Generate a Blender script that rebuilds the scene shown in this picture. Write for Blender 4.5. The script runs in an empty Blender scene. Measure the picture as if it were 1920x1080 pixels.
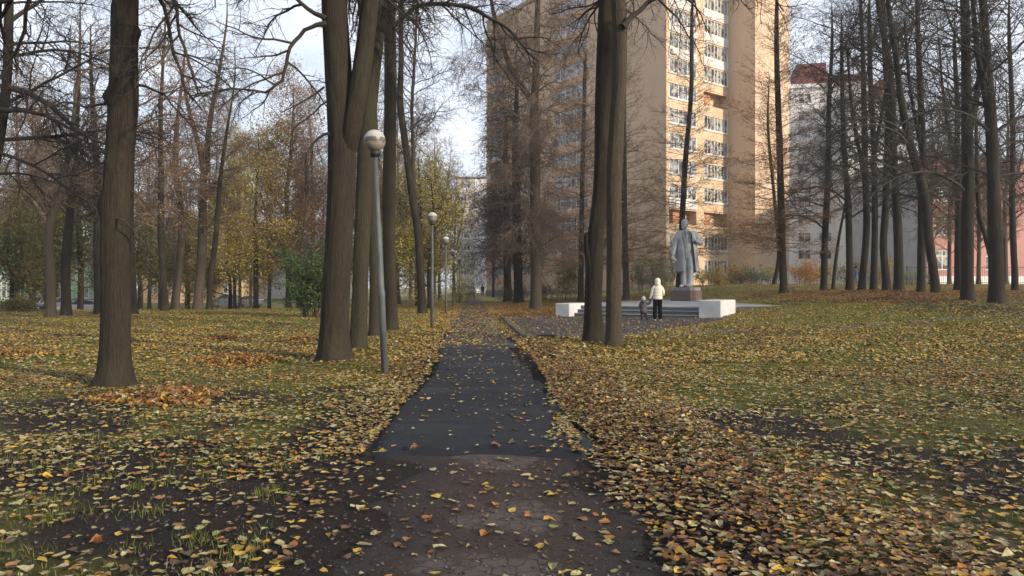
import bpy, math, random
import numpy as np
from mathutils import Vector, Matrix

# ------------------------------------------------------------------ camera, world, sun
SC = bpy.context.scene
F = 1387.0            # focal length in pixels of the 1920 wide photograph
CAMZ = 1.35
HOR = 538.0
cam_d = bpy.data.cameras.new("camera")
cam_d.sensor_width = 36.0
cam_d.lens = F * 36.0 / 1920.0
cam_d.shift_y = (HOR - 540.0) / 1920.0
cam_d.clip_start = 0.05
cam_d.clip_end = 3000
cam = bpy.data.objects.new("camera", cam_d)
SC.collection.objects.link(cam)
cam.location = (0, 0, CAMZ)
cam.rotation_euler = (math.radians(90), 0, 0)
SC.camera = cam

SUN_EL = math.radians(17)
SUN_AZ = math.atan2(0.80, -0.60)          # compass style: x = sin, y = cos
W = bpy.data.worlds.new("World")
SC.world = W
W.use_nodes = True
wn = W.node_tree
wn.nodes.clear()
w_out = wn.nodes.new("ShaderNodeOutputWorld")
w_bg = wn.nodes.new("ShaderNodeBackground")
w_sky = wn.nodes.new("ShaderNodeTexSky")
w_sky.sky_type = 'NISHITA'
w_sky.sun_disc = False
w_sky.sun_elevation = SUN_EL
w_sky.sun_rotation = SUN_AZ
w_sky.air_density = 1.0
w_sky.dust_density = 0.6
w_sky.ozone_density = 2.0
w_tc = wn.nodes.new("ShaderNodeTexCoord")
w_map = wn.nodes.new("ShaderNodeMapping")
w_map.inputs["Scale"].default_value = (1.6, 1.6, 4.2)
w_no = wn.nodes.new("ShaderNodeTexNoise")
w_no.inputs["Scale"].default_value = 1.9
w_no.inputs["Detail"].default_value = 7
w_no.inputs["Roughness"].default_value = 0.58
w_rp = wn.nodes.new("ShaderNodeValToRGB")
w_rp.color_ramp.elements[0].position = 0.36
w_rp.color_ramp.elements[0].color = (0.30, 0.30, 0.30, 1)
w_rp.color_ramp.elements[1].position = 0.66
w_rp.color_ramp.elements[1].color = (0.96, 0.96, 0.96, 1)
w_mx = wn.nodes.new("ShaderNodeMixRGB")
w_mx.inputs[2].default_value = (9.6, 10.1, 11.1, 1)
wn.links.new(w_tc.outputs["Generated"], w_map.inputs[0])
wn.links.new(w_map.outputs[0], w_no.inputs["Vector"])
wn.links.new(w_no.outputs["Fac"], w_rp.inputs[0])
wn.links.new(w_rp.outputs[0], w_mx.inputs[0])
wn.links.new(w_sky.outputs[0], w_mx.inputs[1])
wn.links.new(w_mx.outputs[0], w_bg.inputs[0])
w_bg.inputs[1].default_value = 0.10
wn.links.new(w_bg.outputs[0], w_out.inputs[0])

sun_d = bpy.data.lights.new("sun", 'SUN')
sun_d.energy = 3.9
sun_d.angle = math.radians(3.0)
sun_d.color = (1.0, 0.86, 0.68)
sun = bpy.data.objects.new("sun", sun_d)
SC.collection.objects.link(sun)
sdir = Vector((math.sin(SUN_AZ) * math.cos(SUN_EL), math.cos(SUN_AZ) * math.cos(SUN_EL), math.sin(SUN_EL)))
sun.rotation_euler = sdir.to_track_quat('Z', 'Y').to_euler()
sun.location = (40, -40, 60)

SC.view_settings.view_transform = 'Standard'
SC.view_settings.look = 'None'
SC.view_settings.exposure = 0.46
SC.view_settings.gamma = 1.0
SC.cycles.max_bounces = 5
SC.cycles.diffuse_bounces = 3
SC.cycles.transparent_max_bounces = 6
SC.cycles.caustics_reflective = False
SC.cycles.caustics_refractive = False

rnd = random.Random(11)
nr = np.random.default_rng(5)
R = math.radians

# ------------------------------------------------------------------ materials
MATS = {}


def new_mat(name):
    m = bpy.data.materials.new(name)
    m.use_nodes = True
    nt = m.node_tree
    b = nt.nodes["Principled BSDF"]
    return m, nt, b


def ramp(nt, fac, stops):
    r = nt.nodes.new("ShaderNodeValToRGB")
    el = r.color_ramp.elements
    while len(el) < len(stops):
        el.new(0.5)
    for e, (p, c) in zip(el, stops):
        e.position = p
        e.color = (c[0], c[1], c[2], 1)
    nt.links.new(fac, r.inputs[0])
    return r.outputs[0]


def coords(nt, scale=(1, 1, 1), which="Object"):
    tc = nt.nodes.new("ShaderNodeTexCoord")
    mp = nt.nodes.new("ShaderNodeMapping")
    mp.inputs["Scale"].default_value = scale
    nt.links.new(tc.outputs[which], mp.inputs[0])
    return mp.outputs[0]


def noise(nt, vec, scale, detail=4, rough=0.55):
    n = nt.nodes.new("ShaderNodeTexNoise")
    n.inputs["Scale"].default_value = scale
    n.inputs["Detail"].default_value = detail
    n.inputs["Roughness"].default_value = rough
    nt.links.new(vec, n.inputs["Vector"])
    return n.outputs["Fac"]


def bump(nt, b, h, strength=0.3, dist=0.02):
    bp = nt.nodes.new("ShaderNodeBump")
    bp.inputs["Strength"].default_value = strength
    bp.inputs["Distance"].default_value = dist
    nt.links.new(h, bp.inputs["Height"])
    nt.links.new(bp.outputs[0], b.inputs["Normal"])


def mix(nt, fac, a, b, mode='MIX'):
    m = nt.nodes.new("ShaderNodeMixRGB")
    m.blend_type = mode
    for i, v in ((0, fac), (1, a), (2, b)):
        if isinstance(v, (int, float)):
            m.inputs[i].default_value = v
        elif isinstance(v, tuple):
            m.inputs[i].default_value = (v[0], v[1], v[2], 1)
        else:
            nt.links.new(v, m.inputs[i])
    return m.outputs[0]


def simple(name, c1, c2=None, scale=4.0, rough=0.8, bs=0.0, bd=0.01, bscale=None, metallic=0.0, stretch=(1, 1, 1), detail=5, lo=0.35, hi=0.65):
    if name in MATS:
        return MATS[name]
    m, nt, b = new_mat(name)
    v = coords(nt, stretch)
    if c2 is None:
        c2 = tuple(x * 0.8 for x in c1)
    n = noise(nt, v, scale, detail)
    nt.links.new(ramp(nt, n, [(lo, c2), (hi, c1)]), b.inputs["Base Color"])
    b.inputs["Roughness"].default_value = rough
    b.inputs["Metallic"].default_value = metallic
    if bs > 0:
        bump(nt, b, noise(nt, v, bscale or scale * 3, 6, 0.65), bs, bd)
    MATS[name] = m
    return m


def bark_mat(name, c_hi, c_lo, moss=(0.06, 0.065, 0.03), moss_amt=0.5, fs=24.0):
    m, nt, b = new_mat(name)
    v = coords(nt, (1, 1, 0.10))
    v2 = coords(nt, (1, 1, 0.5))
    f = noise(nt, v, fs * 1.7, 6, 0.68)
    big = noise(nt, v2, 2.2, 4)
    furrow = ramp(nt, f, [(0.34, (0, 0, 0)), (0.62, (1, 1, 1))])
    col = mix(nt, furrow, c_lo, c_hi)
    mk = ramp(nt, big, [(0.48, (0, 0, 0)), (0.72, (moss_amt,) * 3)])
    col = mix(nt, mk, col, moss)
    fine = noise(nt, v2, 60, 3)
    col = mix(nt, 0.35, col, ramp(nt, fine, [(0.3, (0.02, 0.018, 0.015)), (0.7, tuple(x * 1.5 for x in c_hi))]))
    nt.links.new(col, b.inputs["Base Color"])
    b.inputs["Roughness"].default_value = 0.92
    b.inputs["Specular IOR Level"].default_value = 0.2
    bump(nt, b, f, 1.0, 0.03)
    return m


M_BARK_DD = bark_mat("shaded_stem_bark", (0.026, 0.019, 0.014), (0.009, 0.0075, 0.006), fs=26)  # left stem of the close pair: its shade is put into the bark colour


M_BARK_N = bark_mat("linden_bark", (0.042, 0.0325, 0.0235), (0.012, 0.0098, 0.0075), fs=26)
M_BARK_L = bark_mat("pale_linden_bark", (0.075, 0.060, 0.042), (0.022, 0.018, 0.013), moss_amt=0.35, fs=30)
M_BARK_G = bark_mat("mossy_bark", (0.052, 0.046, 0.030), (0.016, 0.0145, 0.010), moss=(0.052, 0.056, 0.024), moss_amt=0.7, fs=28)
M_BARK_D = bark_mat("dark_bark", (0.026, 0.0195, 0.0145), (0.009, 0.0075, 0.006), fs=14)
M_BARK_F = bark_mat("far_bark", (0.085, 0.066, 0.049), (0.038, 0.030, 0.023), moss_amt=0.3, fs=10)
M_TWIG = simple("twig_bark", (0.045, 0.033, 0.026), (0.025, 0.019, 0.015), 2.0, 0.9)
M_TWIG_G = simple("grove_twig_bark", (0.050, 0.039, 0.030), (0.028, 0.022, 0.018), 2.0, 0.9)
M_TWIG_F = simple("sunlit_far_twig_bark", (0.17, 0.115, 0.08), (0.10, 0.07, 0.05), 1.0, 0.9)  # background twigs, lightened to tan so the colour carries the sunlight
M_TWIG_T = simple("sunlit_tan_twig_bark", (0.30, 0.215, 0.14), (0.18, 0.13, 0.09), 1.0, 0.9)  # palest background twigs, sunlight likewise put into the tan colour
M_TWIG_L = simple("larch_twig_bark", (0.21, 0.115, 0.05), (0.10, 0.06, 0.033), 1.5, 0.9)


def leaf_mat(name, stops, trans=0.35, rough=0.6):
    """colour varies from leaf to leaf (random per island) - own colour of each leaf"""
    m, nt, b = new_mat(name)
    g = nt.nodes.new("ShaderNodeNewGeometry")
    col = ramp(nt, g.outputs["Random Per Island"], stops)
    nt.links.new(col, b.inputs["Base Color"])
    b.inputs["Roughness"].default_value = rough
    b.inputs["Specular IOR Level"].default_value = 0.3
    t = nt.nodes.new("ShaderNodeBsdfTranslucent")
    nt.links.new(col, t.inputs[0])
    ms = nt.nodes.new("ShaderNodeMixShader")
    ms.inputs[0].default_value = trans
    o = nt.nodes["Material Output"]
    nt.links.new(b.outputs[0], ms.inputs[1])
    nt.links.new(t.outputs[0], ms.inputs[2])
    nt.links.new(ms.outputs[0], o.inputs[0])
    return m


def vcol_leaf_mat(name, rough=0.55):
    m, nt, b = new_mat(name)
    a = nt.nodes.new("ShaderNodeAttribute")
    a.attribute_name = "leafcol"
    v = coords(nt)
    n = noise(nt, v, 45, 3)
    col = mix(nt, ramp(nt, n, [(0.45, (0, 0, 0)), (0.75, (0.6, 0.6, 0.6))]), a.outputs["Color"], (0.10, 0.06, 0.03))
    nt.links.new(col, b.inputs["Base Color"])
    b.inputs["Roughness"].default_value = rough
    b.inputs["Specular IOR Level"].default_value = 0.35
    return m


M_LEAF_YG = leaf_mat("yellow_green_leaves", [(0, (0.20, 0.18, 0.055)), (0.3, (0.34, 0.28, 0.075)), (0.55, (0.44, 0.36, 0.10)), (0.8, (0.26, 0.22, 0.08)), (1, (0.46, 0.33, 0.11))])
M_LEAF_VY = leaf_mat("vivid_yellow_leaves", [(0, (0.24, 0.23, 0.04)), (0.4, (0.40, 0.34, 0.065)), (0.75, (0.52, 0.40, 0.08)), (1, (0.36, 0.26, 0.07))])
M_LEAF_OL = leaf_mat("olive_leaves", [(0, (0.06, 0.075, 0.022)), (0.4, (0.12, 0.125, 0.03)), (0.7, (0.20, 0.17, 0.04)), (1, (0.26, 0.17, 0.055))])
M_LEAF_RB = leaf_mat("red_brown_leaves", [(0, (0.22, 0.11, 0.06)), (0.4, (0.34, 0.19, 0.09)), (0.7, (0.40, 0.26, 0.11)), (1, (0.16, 0.09, 0.055))])
M_LEAF_GG = leaf_mat("grey_green_leaves", [(0, (0.10, 0.13, 0.06)), (0.5, (0.20, 0.22, 0.12)), (0.8, (0.30, 0.29, 0.18)), (1, (0.16, 0.16, 0.06))])
M_LEAF_EV = leaf_mat("evergreen_leaves", [(0, (0.025, 0.050, 0.014)), (0.5, (0.048, 0.088, 0.022)), (1, (0.09, 0.14, 0.04))], 0.15)
M_LEAF_YB = leaf_mat("yellow_brown_leaves", [(0, (0.36, 0.24, 0.06)), (0.4, (0.48, 0.33, 0.08)), (0.7, (0.24, 0.15, 0.06)), (1, (0.22, 0.23, 0.07))])
M_LEAF_OR = leaf_mat("orange_leaves", [(0, (0.42, 0.16, 0.04)), (0.5, (0.48, 0.24, 0.05)), (1, (0.26, 0.12, 0.04))])
M_LEAF_LN = leaf_mat("larch_needles", [(0, (0.30, 0.17, 0.05)), (0.5, (0.40, 0.24, 0.07)), (1, (0.22, 0.13, 0.045))])
M_LEAF_DK = leaf_mat("dry_clinging_leaves", [(0, (0.07, 0.035, 0.025)), (0.6, (0.12, 0.06, 0.04)), (1, (0.20, 0.12, 0.04))])
M_FALLEN = vcol_leaf_mat("fallen_leaf_blades")


# ------------------------------------------------------------------ mesh helpers
def link(o):
    SC.collection.objects.link(o)
    return o


def np_mesh(name, V, faces, mats, smooth=True, midx=None, attr=None):
    """faces: list of int arrays (m,k)"""
    me = bpy.data.meshes.new(name)
    V = np.asarray(V, dtype=np.float32)
    me.vertices.add(len(V))
    me.vertices.foreach_set("co", V.ravel())
    faces = [np.asarray(f, dtype=np.int32) for f in faces if len(f)]
    nl = sum(f.size for f in faces)
    npol = sum(len(f) for f in faces)
    me.loops.add(nl)
    me.loops.foreach_set("vertex_index", np.concatenate([f.ravel() for f in faces]))
    me.polygons.add(npol)
    tot = np.concatenate([np.full(len(f), f.shape[1], dtype=np.int32) for f in faces])
    st = np.concatenate([[0], np.cumsum(tot)[:-1]]).astype(np.int32)
    me.polygons.foreach_set("loop_start", st)
    me.polygons.foreach_set("use_smooth", np.full(npol, smooth, dtype=bool))
    if midx is not None:
        me.polygons.foreach_set("material_index", np.asarray(midx, dtype=np.int32))
    for m in (mats if isinstance(mats, (list, tuple)) else [mats]):
        me.materials.append(m)
    if attr is not None:
        for an, arr in attr.items():
            if arr.ndim == 2:
                a = me.color_attributes.new(an, 'FLOAT_COLOR', 'POINT')
                a.data.foreach_set("color", arr.astype(np.float32).ravel())
            else:
                a = me.attributes.new(an, 'FLOAT', 'POINT')
                a.data.foreach_set("value", arr.astype(np.float32))
    me.update(calc_edges=True)
    me.validate()
    return me


def obj(name, me, parent=None, loc=None):
    o = bpy.data.objects.new(name, me)
    link(o)
    if parent is not None:
        o.parent = parent
    if loc is not None:
        o.location = loc
    return o


def tag(o, label, cat=None, group=None):
    o["label"] = label
    if cat:
        o["category"] = cat
    if group:
        o["group"] = group
    return o


def thing(name, loc, label, cat, rz=0.0, group=None):
    o = bpy.data.objects.new(name, None)
    o.empty_display_size = 0.3
    link(o)
    o.location = loc
    o.rotation_euler = (0, 0, rz)
    return tag(o, label, cat, group)


def copy_tree(root, loc, rz=None, scale=None, label=None, group=None):
    r = root.copy()
    link(r)
    r.location = loc
    if rz is not None:
        r.rotation_euler = (0, 0, rz)
    if scale is not None:
        r.scale = scale if isinstance(scale, tuple) else (scale,) * 3
    if label:
        r["label"] = label
    if group:
        r["group"] = group
    for ch in list(root.children):
        c = ch.copy()
        link(c)
        c.parent = r
        for g in list(ch.children):
            d = g.copy()
            link(d)
            d.parent = c
    return r


class MB:
    """collects boxes, prisms and tubes into one mesh"""

    def __init__(s):
        s.V = []
        s.F = []

    def add(s, V, Fs):
        b = len(s.V)
        s.V += [tuple(v) for v in V]
        s.F += [tuple(i + b for i in f) for f in Fs]

    def box(s, x0, x1, y0, y1, z0, z1, M=None):
        V = [Vector(p) for p in ((x0, y0, z0), (x1, y0, z0), (x1, y1, z0), (x0, y1, z0), (x0, y0, z1), (x1, y0, z1), (x1, y1, z1), (x0, y1, z1))]
        if M is not None:
            V = [M @ v for v in V]
        s.add(V, [(0, 3, 2, 1), (4, 5, 6, 7), (0, 1, 5, 4), (1, 2, 6, 5), (2, 3, 7, 6), (3, 0, 4, 7)])
        return s

    def prism(s, poly, z0, z1):
        n = len(poly)
        zz0 = z0 if callable(z0) else (lambda x, y: z0)
        zz1 = z1 if callable(z1) else (lambda x, y: z1)
        V = [(x, y, zz0(x, y)) for x, y in poly] + [(x, y, zz1(x, y)) for x, y in poly]
        s.add(V, [tuple(reversed(range(n))), tuple(range(n, 2 * n))] + [(i, (i + 1) % n, n + (i + 1) % n, n + i) for i in range(n)])
        return s

    def lathe(s, prof, cx=0, cy=0, n=20, M=None):
        V = []
        for r, z in prof:
            for k in range(n):
                a = 2 * math.pi * k / n
                V.append(Vector((cx + r * math.cos(a), cy + r * math.sin(a), z)))
        if M is not None:
            V = [M @ v for v in V]
        Fs = []
        for i in range(len(prof) - 1):
            for k in range(n):
                Fs.append((i * n + k, i * n + (k + 1) % n, (i + 1) * n + (k + 1) % n, (i + 1) * n + k))
        Fs.append(tuple(reversed(range(n))))
        Fs.append(tuple(range((len(prof) - 1) * n, len(prof) * n)))
        s.add(V, Fs)
        return s

    def rings(s, rings, cap=True, closed=True):
        n = len(rings[0])
        V = [p for r in rings for p in r]
        Fs = []
        for i in range(len(rings) - 1):
            for k in range(n if closed else n - 1):
                Fs.append((i * n + k, i * n + (k + 1) % n, (i + 1) * n + (k + 1) % n, (i + 1) * n + k))
        if cap:
            Fs.append(tuple(reversed(range(n))))
            Fs.append(tuple(range((len(rings) - 1) * n, len(rings) * n)))
        s.add(V, Fs)
        return s

    def tube(s, pts, radii, n=10, flat=1.0):
        """tapered tube with rounded ends"""
        pts = [Vector(p) for p in pts]
        rs = []
        T = (pts[1] - pts[0]).normalized()
        P = [pts[0] - T * radii[0] * 0.9] + [pts[0] - T * radii[0] * 0.55] + pts
        RR = [radii[0] * 0.25, radii[0] * 0.8] + list(radii)
        T2 = (pts[-1] - pts[-2]).normalized()
        P += [pts[-1] + T2 * radii[-1] * 0.55, pts[-1] + T2 * radii[-1] * 0.9]
        RR += [radii[-1] * 0.8, radii[-1] * 0.25]
        ref = None
        for i, p in enumerate(P):
            t = (P[min(i + 1, len(P) - 1)] - P[max(i - 1, 0)]).normalized()
            if ref is None:
                a = Vector((0, 0, 1)) if abs(t.z) < 0.9 else Vector((1, 0, 0))
                ref = t.cross(a).normalized()
            u = (ref - t * ref.dot(t)).normalized()
            v = t.cross(u)
            ref = u
            rs.append([p + (u * math.cos(2 * math.pi * k / n) + v * math.sin(2 * math.pi * k / n) * flat) * RR[i] for k in range(n)])
        return s.rings(rs)

    def ell(s, c, r, n=14, m=9, M=None):
        rs = []
        for i in range(m + 1):
            a = math.pi * (i + 0.02) / (m + 0.04)
            ring = []
            for k in range(n):
                b = 2 * math.pi * k / n
                p = Vector((r[0] * math.sin(a) * math.cos(b), r[1] * math.sin(a) * math.sin(b), -r[2] * math.cos(a)))
                if M is not None:
                    p = M @ p
                ring.append(p + Vector(c))
            rs.append(ring)
        return s.rings(rs)

    def build(s, name, mat, parent=None, smooth=False, loc=None, bevel=0.0, seg=2, remesh=0.0, smooth_it=0):
        me = bpy.data.meshes.new(name)
        me.from_pydata(s.V, [], s.F)
        for m in (mat if isinstance(mat, (list, tuple)) else [mat]):
            me.materials.append(m)
        me.polygons.foreach_set("use_smooth", [smooth or remesh > 0] * len(me.polygons))
        me.update()
        o = obj(name, me, parent, loc)
        if remesh > 0:
            md = o.modifiers.new("r", 'REMESH')
            md.mode = 'VOXEL'
            md.voxel_size = remesh
            md.use_smooth_shade = True
            if smooth_it:
                sm = o.modifiers.new("s", 'SMOOTH')
                sm.factor = 0.5
                sm.iterations = smooth_it
        if bevel > 0:
            b = o.modifiers.new("b", 'BEVEL')
            b.width = bevel
            b.segments = seg
            b.limit_method = 'ANGLE'
        return o


# value noise
def vn(x, y, seed=0):
    x = np.asarray(x, dtype=np.float64)
    y = np.asarray(y, dtype=np.float64)
    xi = np.floor(x).astype(np.int64)
    yi = np.floor(y).astype(np.int64)
    fx = x - xi
    fy = y - yi
    fx = fx * fx * (3 - 2 * fx)
    fy = fy * fy * (3 - 2 * fy)

    def h(a, b):
        n = (a * 374761393 + b * 668265263 + seed * 982451653) & 0x7fffffff
        n = ((n ^ (n >> 13)) * 1274126177) & 0x7fffffff
        n = n ^ (n >> 16)
        return (n % 65536) / 65535.0
    return (h(xi, yi) * (1 - fx) + h(xi + 1, yi) * fx) * (1 - fy) + (h(xi, yi + 1) * (1 - fx) + h(xi + 1, yi + 1) * fx) * fy


def fbm(x, y, seed=0, o=4):
    s = 0
    a = 0.5
    t = 0
    for i in range(o):
        s = s + a * vn(x * 2 ** i, y * 2 ** i, seed + i * 17)
        t += a
        a *= 0.5
    return s / t


def SS(t):
    t = np.clip(t, 0, 1)
    return t * t * (3 - 2 * t)


# ------------------------------------------------------------------ terrain
def pathc(y):
    return 0.08 - 0.052 * np.asarray(y, dtype=float) - 0.10 * np.sin(np.asarray(y, dtype=float) * 0.35) * (np.asarray(y) < 20)


def base_z(x, y):
    x = np.asarray(x, dtype=float)
    y = np.asarray(y, dtype=float)
    z = 1.1 * SS((x - 5) / 15) * SS((y - 14) / 26)
    z = z + 0.45 * SS((y - 46) / 14) * SS((x + 2) / 8)
    z = z - 1.35 * SS((-x - 10) / 16) * SS((y - 42) / 18)
    return z


COURT = [(0.36, 19.0), (3.3, 20.6), (9.1, 29.9), (7.9, 30.9), (2.2, 34.6), (-0.42, 31.5)]


def in_poly(x, y, poly, grow=0.0):
    c = np.zeros(np.shape(x), dtype=bool)
    n = len(poly)
    for i in range(n):
        x0, y0 = poly[i]
        x1, y1 = poly[(i + 1) % n]
        cond = ((y0 > y) != (y1 > y)) & (x < (x1 - x0) * (y - y0) / (y1 - y0 + 1e-12) + x0)
        c ^= cond
    return c


def hw_path(y):
    y = np.asarray(y, dtype=float)
    return 0.93 + 0.25 * np.exp(-((y - 6.0) / 1.1) ** 2) + 0.0 * y


def path_mask(x, y):
    d = np.abs(x - pathc(y)) - hw_path(y)
    return 1 - SS(d / 0.35 + 0.2)


def micro(x, y):
    pm = path_mask(x, y)
    ct = in_poly(x, y, COURT)
    amp = 0.10 * (1 - np.clip(pm, 0, 1)) * (1 - ct)
    near = SS((70 - y) / 30)
    drift = drift_mask(x, y)
    return amp * (fbm(x * 0.55, y * 0.55, 3, 3) - 0.5) * near + amp * 0.35 * (fbm(x * 4, y * 4, 9, 3) - 0.5) * near + 0.055 * drift


def drift_mask(x, y):
    """raised drift of old leaves along the right edge of the path"""
    s = x - pathc(y) - hw_path(y)
    c = 0.42 + 0.10 * np.clip(8 - y, 0, 5) + 0.35 * (fbm(x * 0.5, y * 0.6, 41, 2) - 0.5)
    w = 0.75
    m = np.exp(-((s - c) / w) ** 2) * SS((22 - y) / 6)
    return m * (s > -0.1)


def tz(x, y):
    return base_z(x, y) + micro(x, y)


def gz(x, y):
    return float(tz(np.array([float(x)]), np.array([float(y)]))[0])


def wx(px, d):
    return (px - 960.0) / F * d


def wp(px, py, d):
    """world point seen at photo pixel (px,py) at distance d"""
    return (wx(px, d), d, CAMZ - (py - HOR) / F * d)


def soil_amt(x, y):
    """bare trodden soil 0..1"""
    n = fbm(x * 0.45 + 3, y * 0.45, 21, 4)
    near = SS((10.1 - 0.5 * SS(x / 2) + 4.5 * (n - 0.5) * 2 - 0.8 * SS(x) - y) / 1.8)
    n2 = fbm(x * 0.9, y * 0.9, 77, 3)
    right = SS((x - 14) / 3) * SS((y - 24) / 3) * SS((52 - y) / 10) * 0.8
    gr = 1 - 0.6 * SS((n2 - 0.54) / 0.10)
    side = np.maximum(SS((2.0 - np.abs(x - pathc(y))) / 0.5) * SS((10.5 - y) / 2), SS((1.5 - np.abs(x - pathc(y))) / 0.3) * SS((24 - y) / 3))
    return np.clip(np.maximum(np.maximum(near * gr, right), side), 0, 1)


def litter_amt(x, y):
    """share of ground hidden by leaves seen far off"""
    n = fbm(x * 0.35, y * 0.22, 5, 4)
    s = np.abs(x - pathc(y)) - 0.9
    edge = np.exp(-(s / 1.3) ** 2)
    v = SS((n - 0.40) / 0.3) * 0.8 + 0.7 * edge * SS((70 - y) / 20)
    # green strip on the left lawn in the distance
    green = SS((-x - 6) / 4) * SS((y - 24) / 6) * SS((46 - y) / 6)
    v = v * (1 - 0.8 * green) + 0.0
    v = v * (1 - 0.65 * SS((x - 9) / 3) * SS((y - 27) / 6))
    return np.clip(v, 0, 1)


def orange_amt(x, y):
    a = SS((-x - 11) / 3) * SS((y - 50) / 4) * SS((66 - y) / 6)
    b = SS((x - 13.5) / 3) * SS((y - 31 - (fbm(x * 0.5, y * 0.5, 12, 3) - 0.5) * 6) / 3) * SS((47 - y) / 6) * SS((fbm(x * 0.6, y * 0.4, 88, 3) - 0.38) / 0.12)
    c = SS((x + 1.5) / 1.5) * SS((8 - x) / 3) * SS((y - 36) / 4) * SS((56 - y) / 8) * 0.9
    return np.clip(np.maximum(np.maximum(a, b), c), 0, 1)


def axis_pts(a, b, first, grow, mx):
    p = [a]
    st = first
    while p[-1] < b:
        p.append(p[-1] + st)
        st = min(st * grow, mx)
    return p


ys = [-200, -100, -50, -25, -12, -6, -3, 0] + axis_pts(0.8, 46, 0.085, 1.006, 0.6) + [50, 54, 58, 62, 66, 70, 76, 84, 94, 108, 125, 150, 200, 300, 500, 900, 1500]
xs_r = axis_pts(0.0, 42, 0.09, 1.012, 0.9)[1:] + [50, 62, 80, 110, 160, 250, 450, 900, 1500]
xs = [-v for v in reversed(xs_r)] + [0.0] + xs_r
X, Y = np.meshgrid(np.array(xs), np.array(ys))
Z = tz(X, Y)
Vg = np.stack([X, Y, Z], -1).reshape(-1, 3)
nx, ny = len(xs), len(ys)
ii = np.arange(nx * ny).reshape(ny, nx)
Fg = np.stack([ii[:-1, :-1], ii[:-1, 1:], ii[1:, 1:], ii[1:, :-1]], -1).reshape(-1, 4)


def ground_material():
    m, nt, b = new_mat("park_ground")
    v = coords(nt)
    at = {}
    for k in ("soil", "litter", "orange"):
        a = nt.nodes.new("ShaderNodeAttribute")
        a.attribute_name = k
        at[k] = a.outputs["Fac"]
    # grass
    g1 = noise(nt, v, 9.0, 6, 0.75)
    g2 = noise(nt, v, 0.6, 4)
    grass = mix(nt, ramp(nt, g2, [(0.35, (0, 0, 0)), (0.65, (1, 1, 1))]), ramp(nt, g1, [(0.3, (0.055, 0.066, 0.014)), (0.7, (0.15, 0.165, 0.034))]),
                ramp(nt, g1, [(0.3, (0.075, 0.065, 0.016)), (0.7, (0.21, 0.175, 0.04))]))
    s1 = noise(nt, v, 5.0, 7, 0.65)
    soil = ramp(nt, s1, [(0.3, (0.017, 0.0125, 0.0105)), (0.55, (0.030, 0.022, 0.018)), (0.8, (0.05, 0.037, 0.03))])
    s2 = noise(nt, v, 55, 4, 0.75)
    soil = mix(nt, 0.55, soil, ramp(nt, s2, [(0.35, (0.010, 0.008, 0.007)), (0.6, (0.038, 0.028, 0.023)), (0.75, (0.075, 0.056, 0.045))]))
    col = mix(nt, at["soil"], grass, soil)
    # far litter: flecks the size of leaves
    vo = nt.nodes.new("ShaderNodeTexVoronoi")
    vo.inputs["Scale"].default_value = 13.0
    vo.inputs["Randomness"].default_value = 1.0
    nt.links.new(v, vo.inputs["Vector"])
    sep = nt.nodes.new("ShaderNodeSeparateColor")
    nt.links.new(vo.outputs["Color"], sep.inputs[0])
    leafc = ramp(nt, sep.outputs[0], [(0.0, (0.20, 0.13, 0.045)), (0.3, (0.30, 0.22, 0.07)), (0.5, (0.15, 0.085, 0.035)), (0.75, (0.36, 0.27, 0.11)), (1.0, (0.25, 0.13, 0.04))])
    orc = ramp(nt, sep.outputs[1], [(0.0, (0.24, 0.095, 0.03)), (0.5, (0.36, 0.15, 0.04)), (1.0, (0.14, 0.06, 0.03))])
    mask = nt.nodes.new("ShaderNodeMath")
    mask.operation = 'LESS_THAN'
    nt.links.new(sep.outputs[2], mask.inputs[0])
    nt.links.new(at["litter"], mask.inputs[1])
    col = mix(nt, mask.outputs[0], col, leafc)
    mask2 = nt.nodes.new("ShaderNodeMath")
    mask2.operation = 'LESS_THAN'
    nt.links.new(sep.outputs[2], mask2.inputs[0])
    nt.links.new(at["orange"], mask2.inputs[1])
    col = mix(nt, mask2.outputs[0], col, orc)
    nt.links.new(col, b.inputs["Base Color"])
    b.inputs["Roughness"].default_value = 0.95
    b.inputs["Specular IOR Level"].default_value = 0.2
    bump(nt, b, noise(nt, v, 20, 8, 0.75), 1.0, 0.06)
    return m


Vx, Vy = Vg[:, 0], Vg[:, 1]
far_fade = SS((Vy - 14) / 14)
gm = np_mesh("ground", Vg, [Fg], ground_material(), True, attr={
    "soil": soil_amt(Vx, Vy),
    "litter": np.maximum(litter_amt(Vx, Vy) * 0.85 * SS((Vy - 20) / 14), 0.0),
    "orange": orange_amt(Vx, Vy) * 0.85 * SS((Vy - 20) / 10)})
go = obj("ground", gm)
go["kind"] = "structure"


# ------------------------------------------------------------------ paved surfaces
def ribbon(name, ylist, left, right, lift, mat, nc=14, edge_drop=0.03):
    V = []
    mid = []
    rows = len(ylist)
    for y in ylist:
        a, b = left(y), right(y)
        for k in range(nc):
            t = k / (nc - 1)
            x = a + (b - a) * t
            z = gz(x, y) + lift
            if k in (0, nc - 1):
                z -= edge_drop
            V.append((x, y, z))
            mid.append(min(1.0, 2.6 * min(t, 1 - t)))
    idx = np.arange(rows * nc).reshape(rows, nc)
    Fs = np.stack([idx[:-1, :-1], idx[:-1, 1:], idx[1:, 1:], idx[1:, :-1]], -1).reshape(-1, 4)
    o = obj(name, np_mesh(name, V, [Fs], mat, True, attr={"mid": np.array(mid)}))
    o["kind"] = "structure"
    return o


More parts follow.
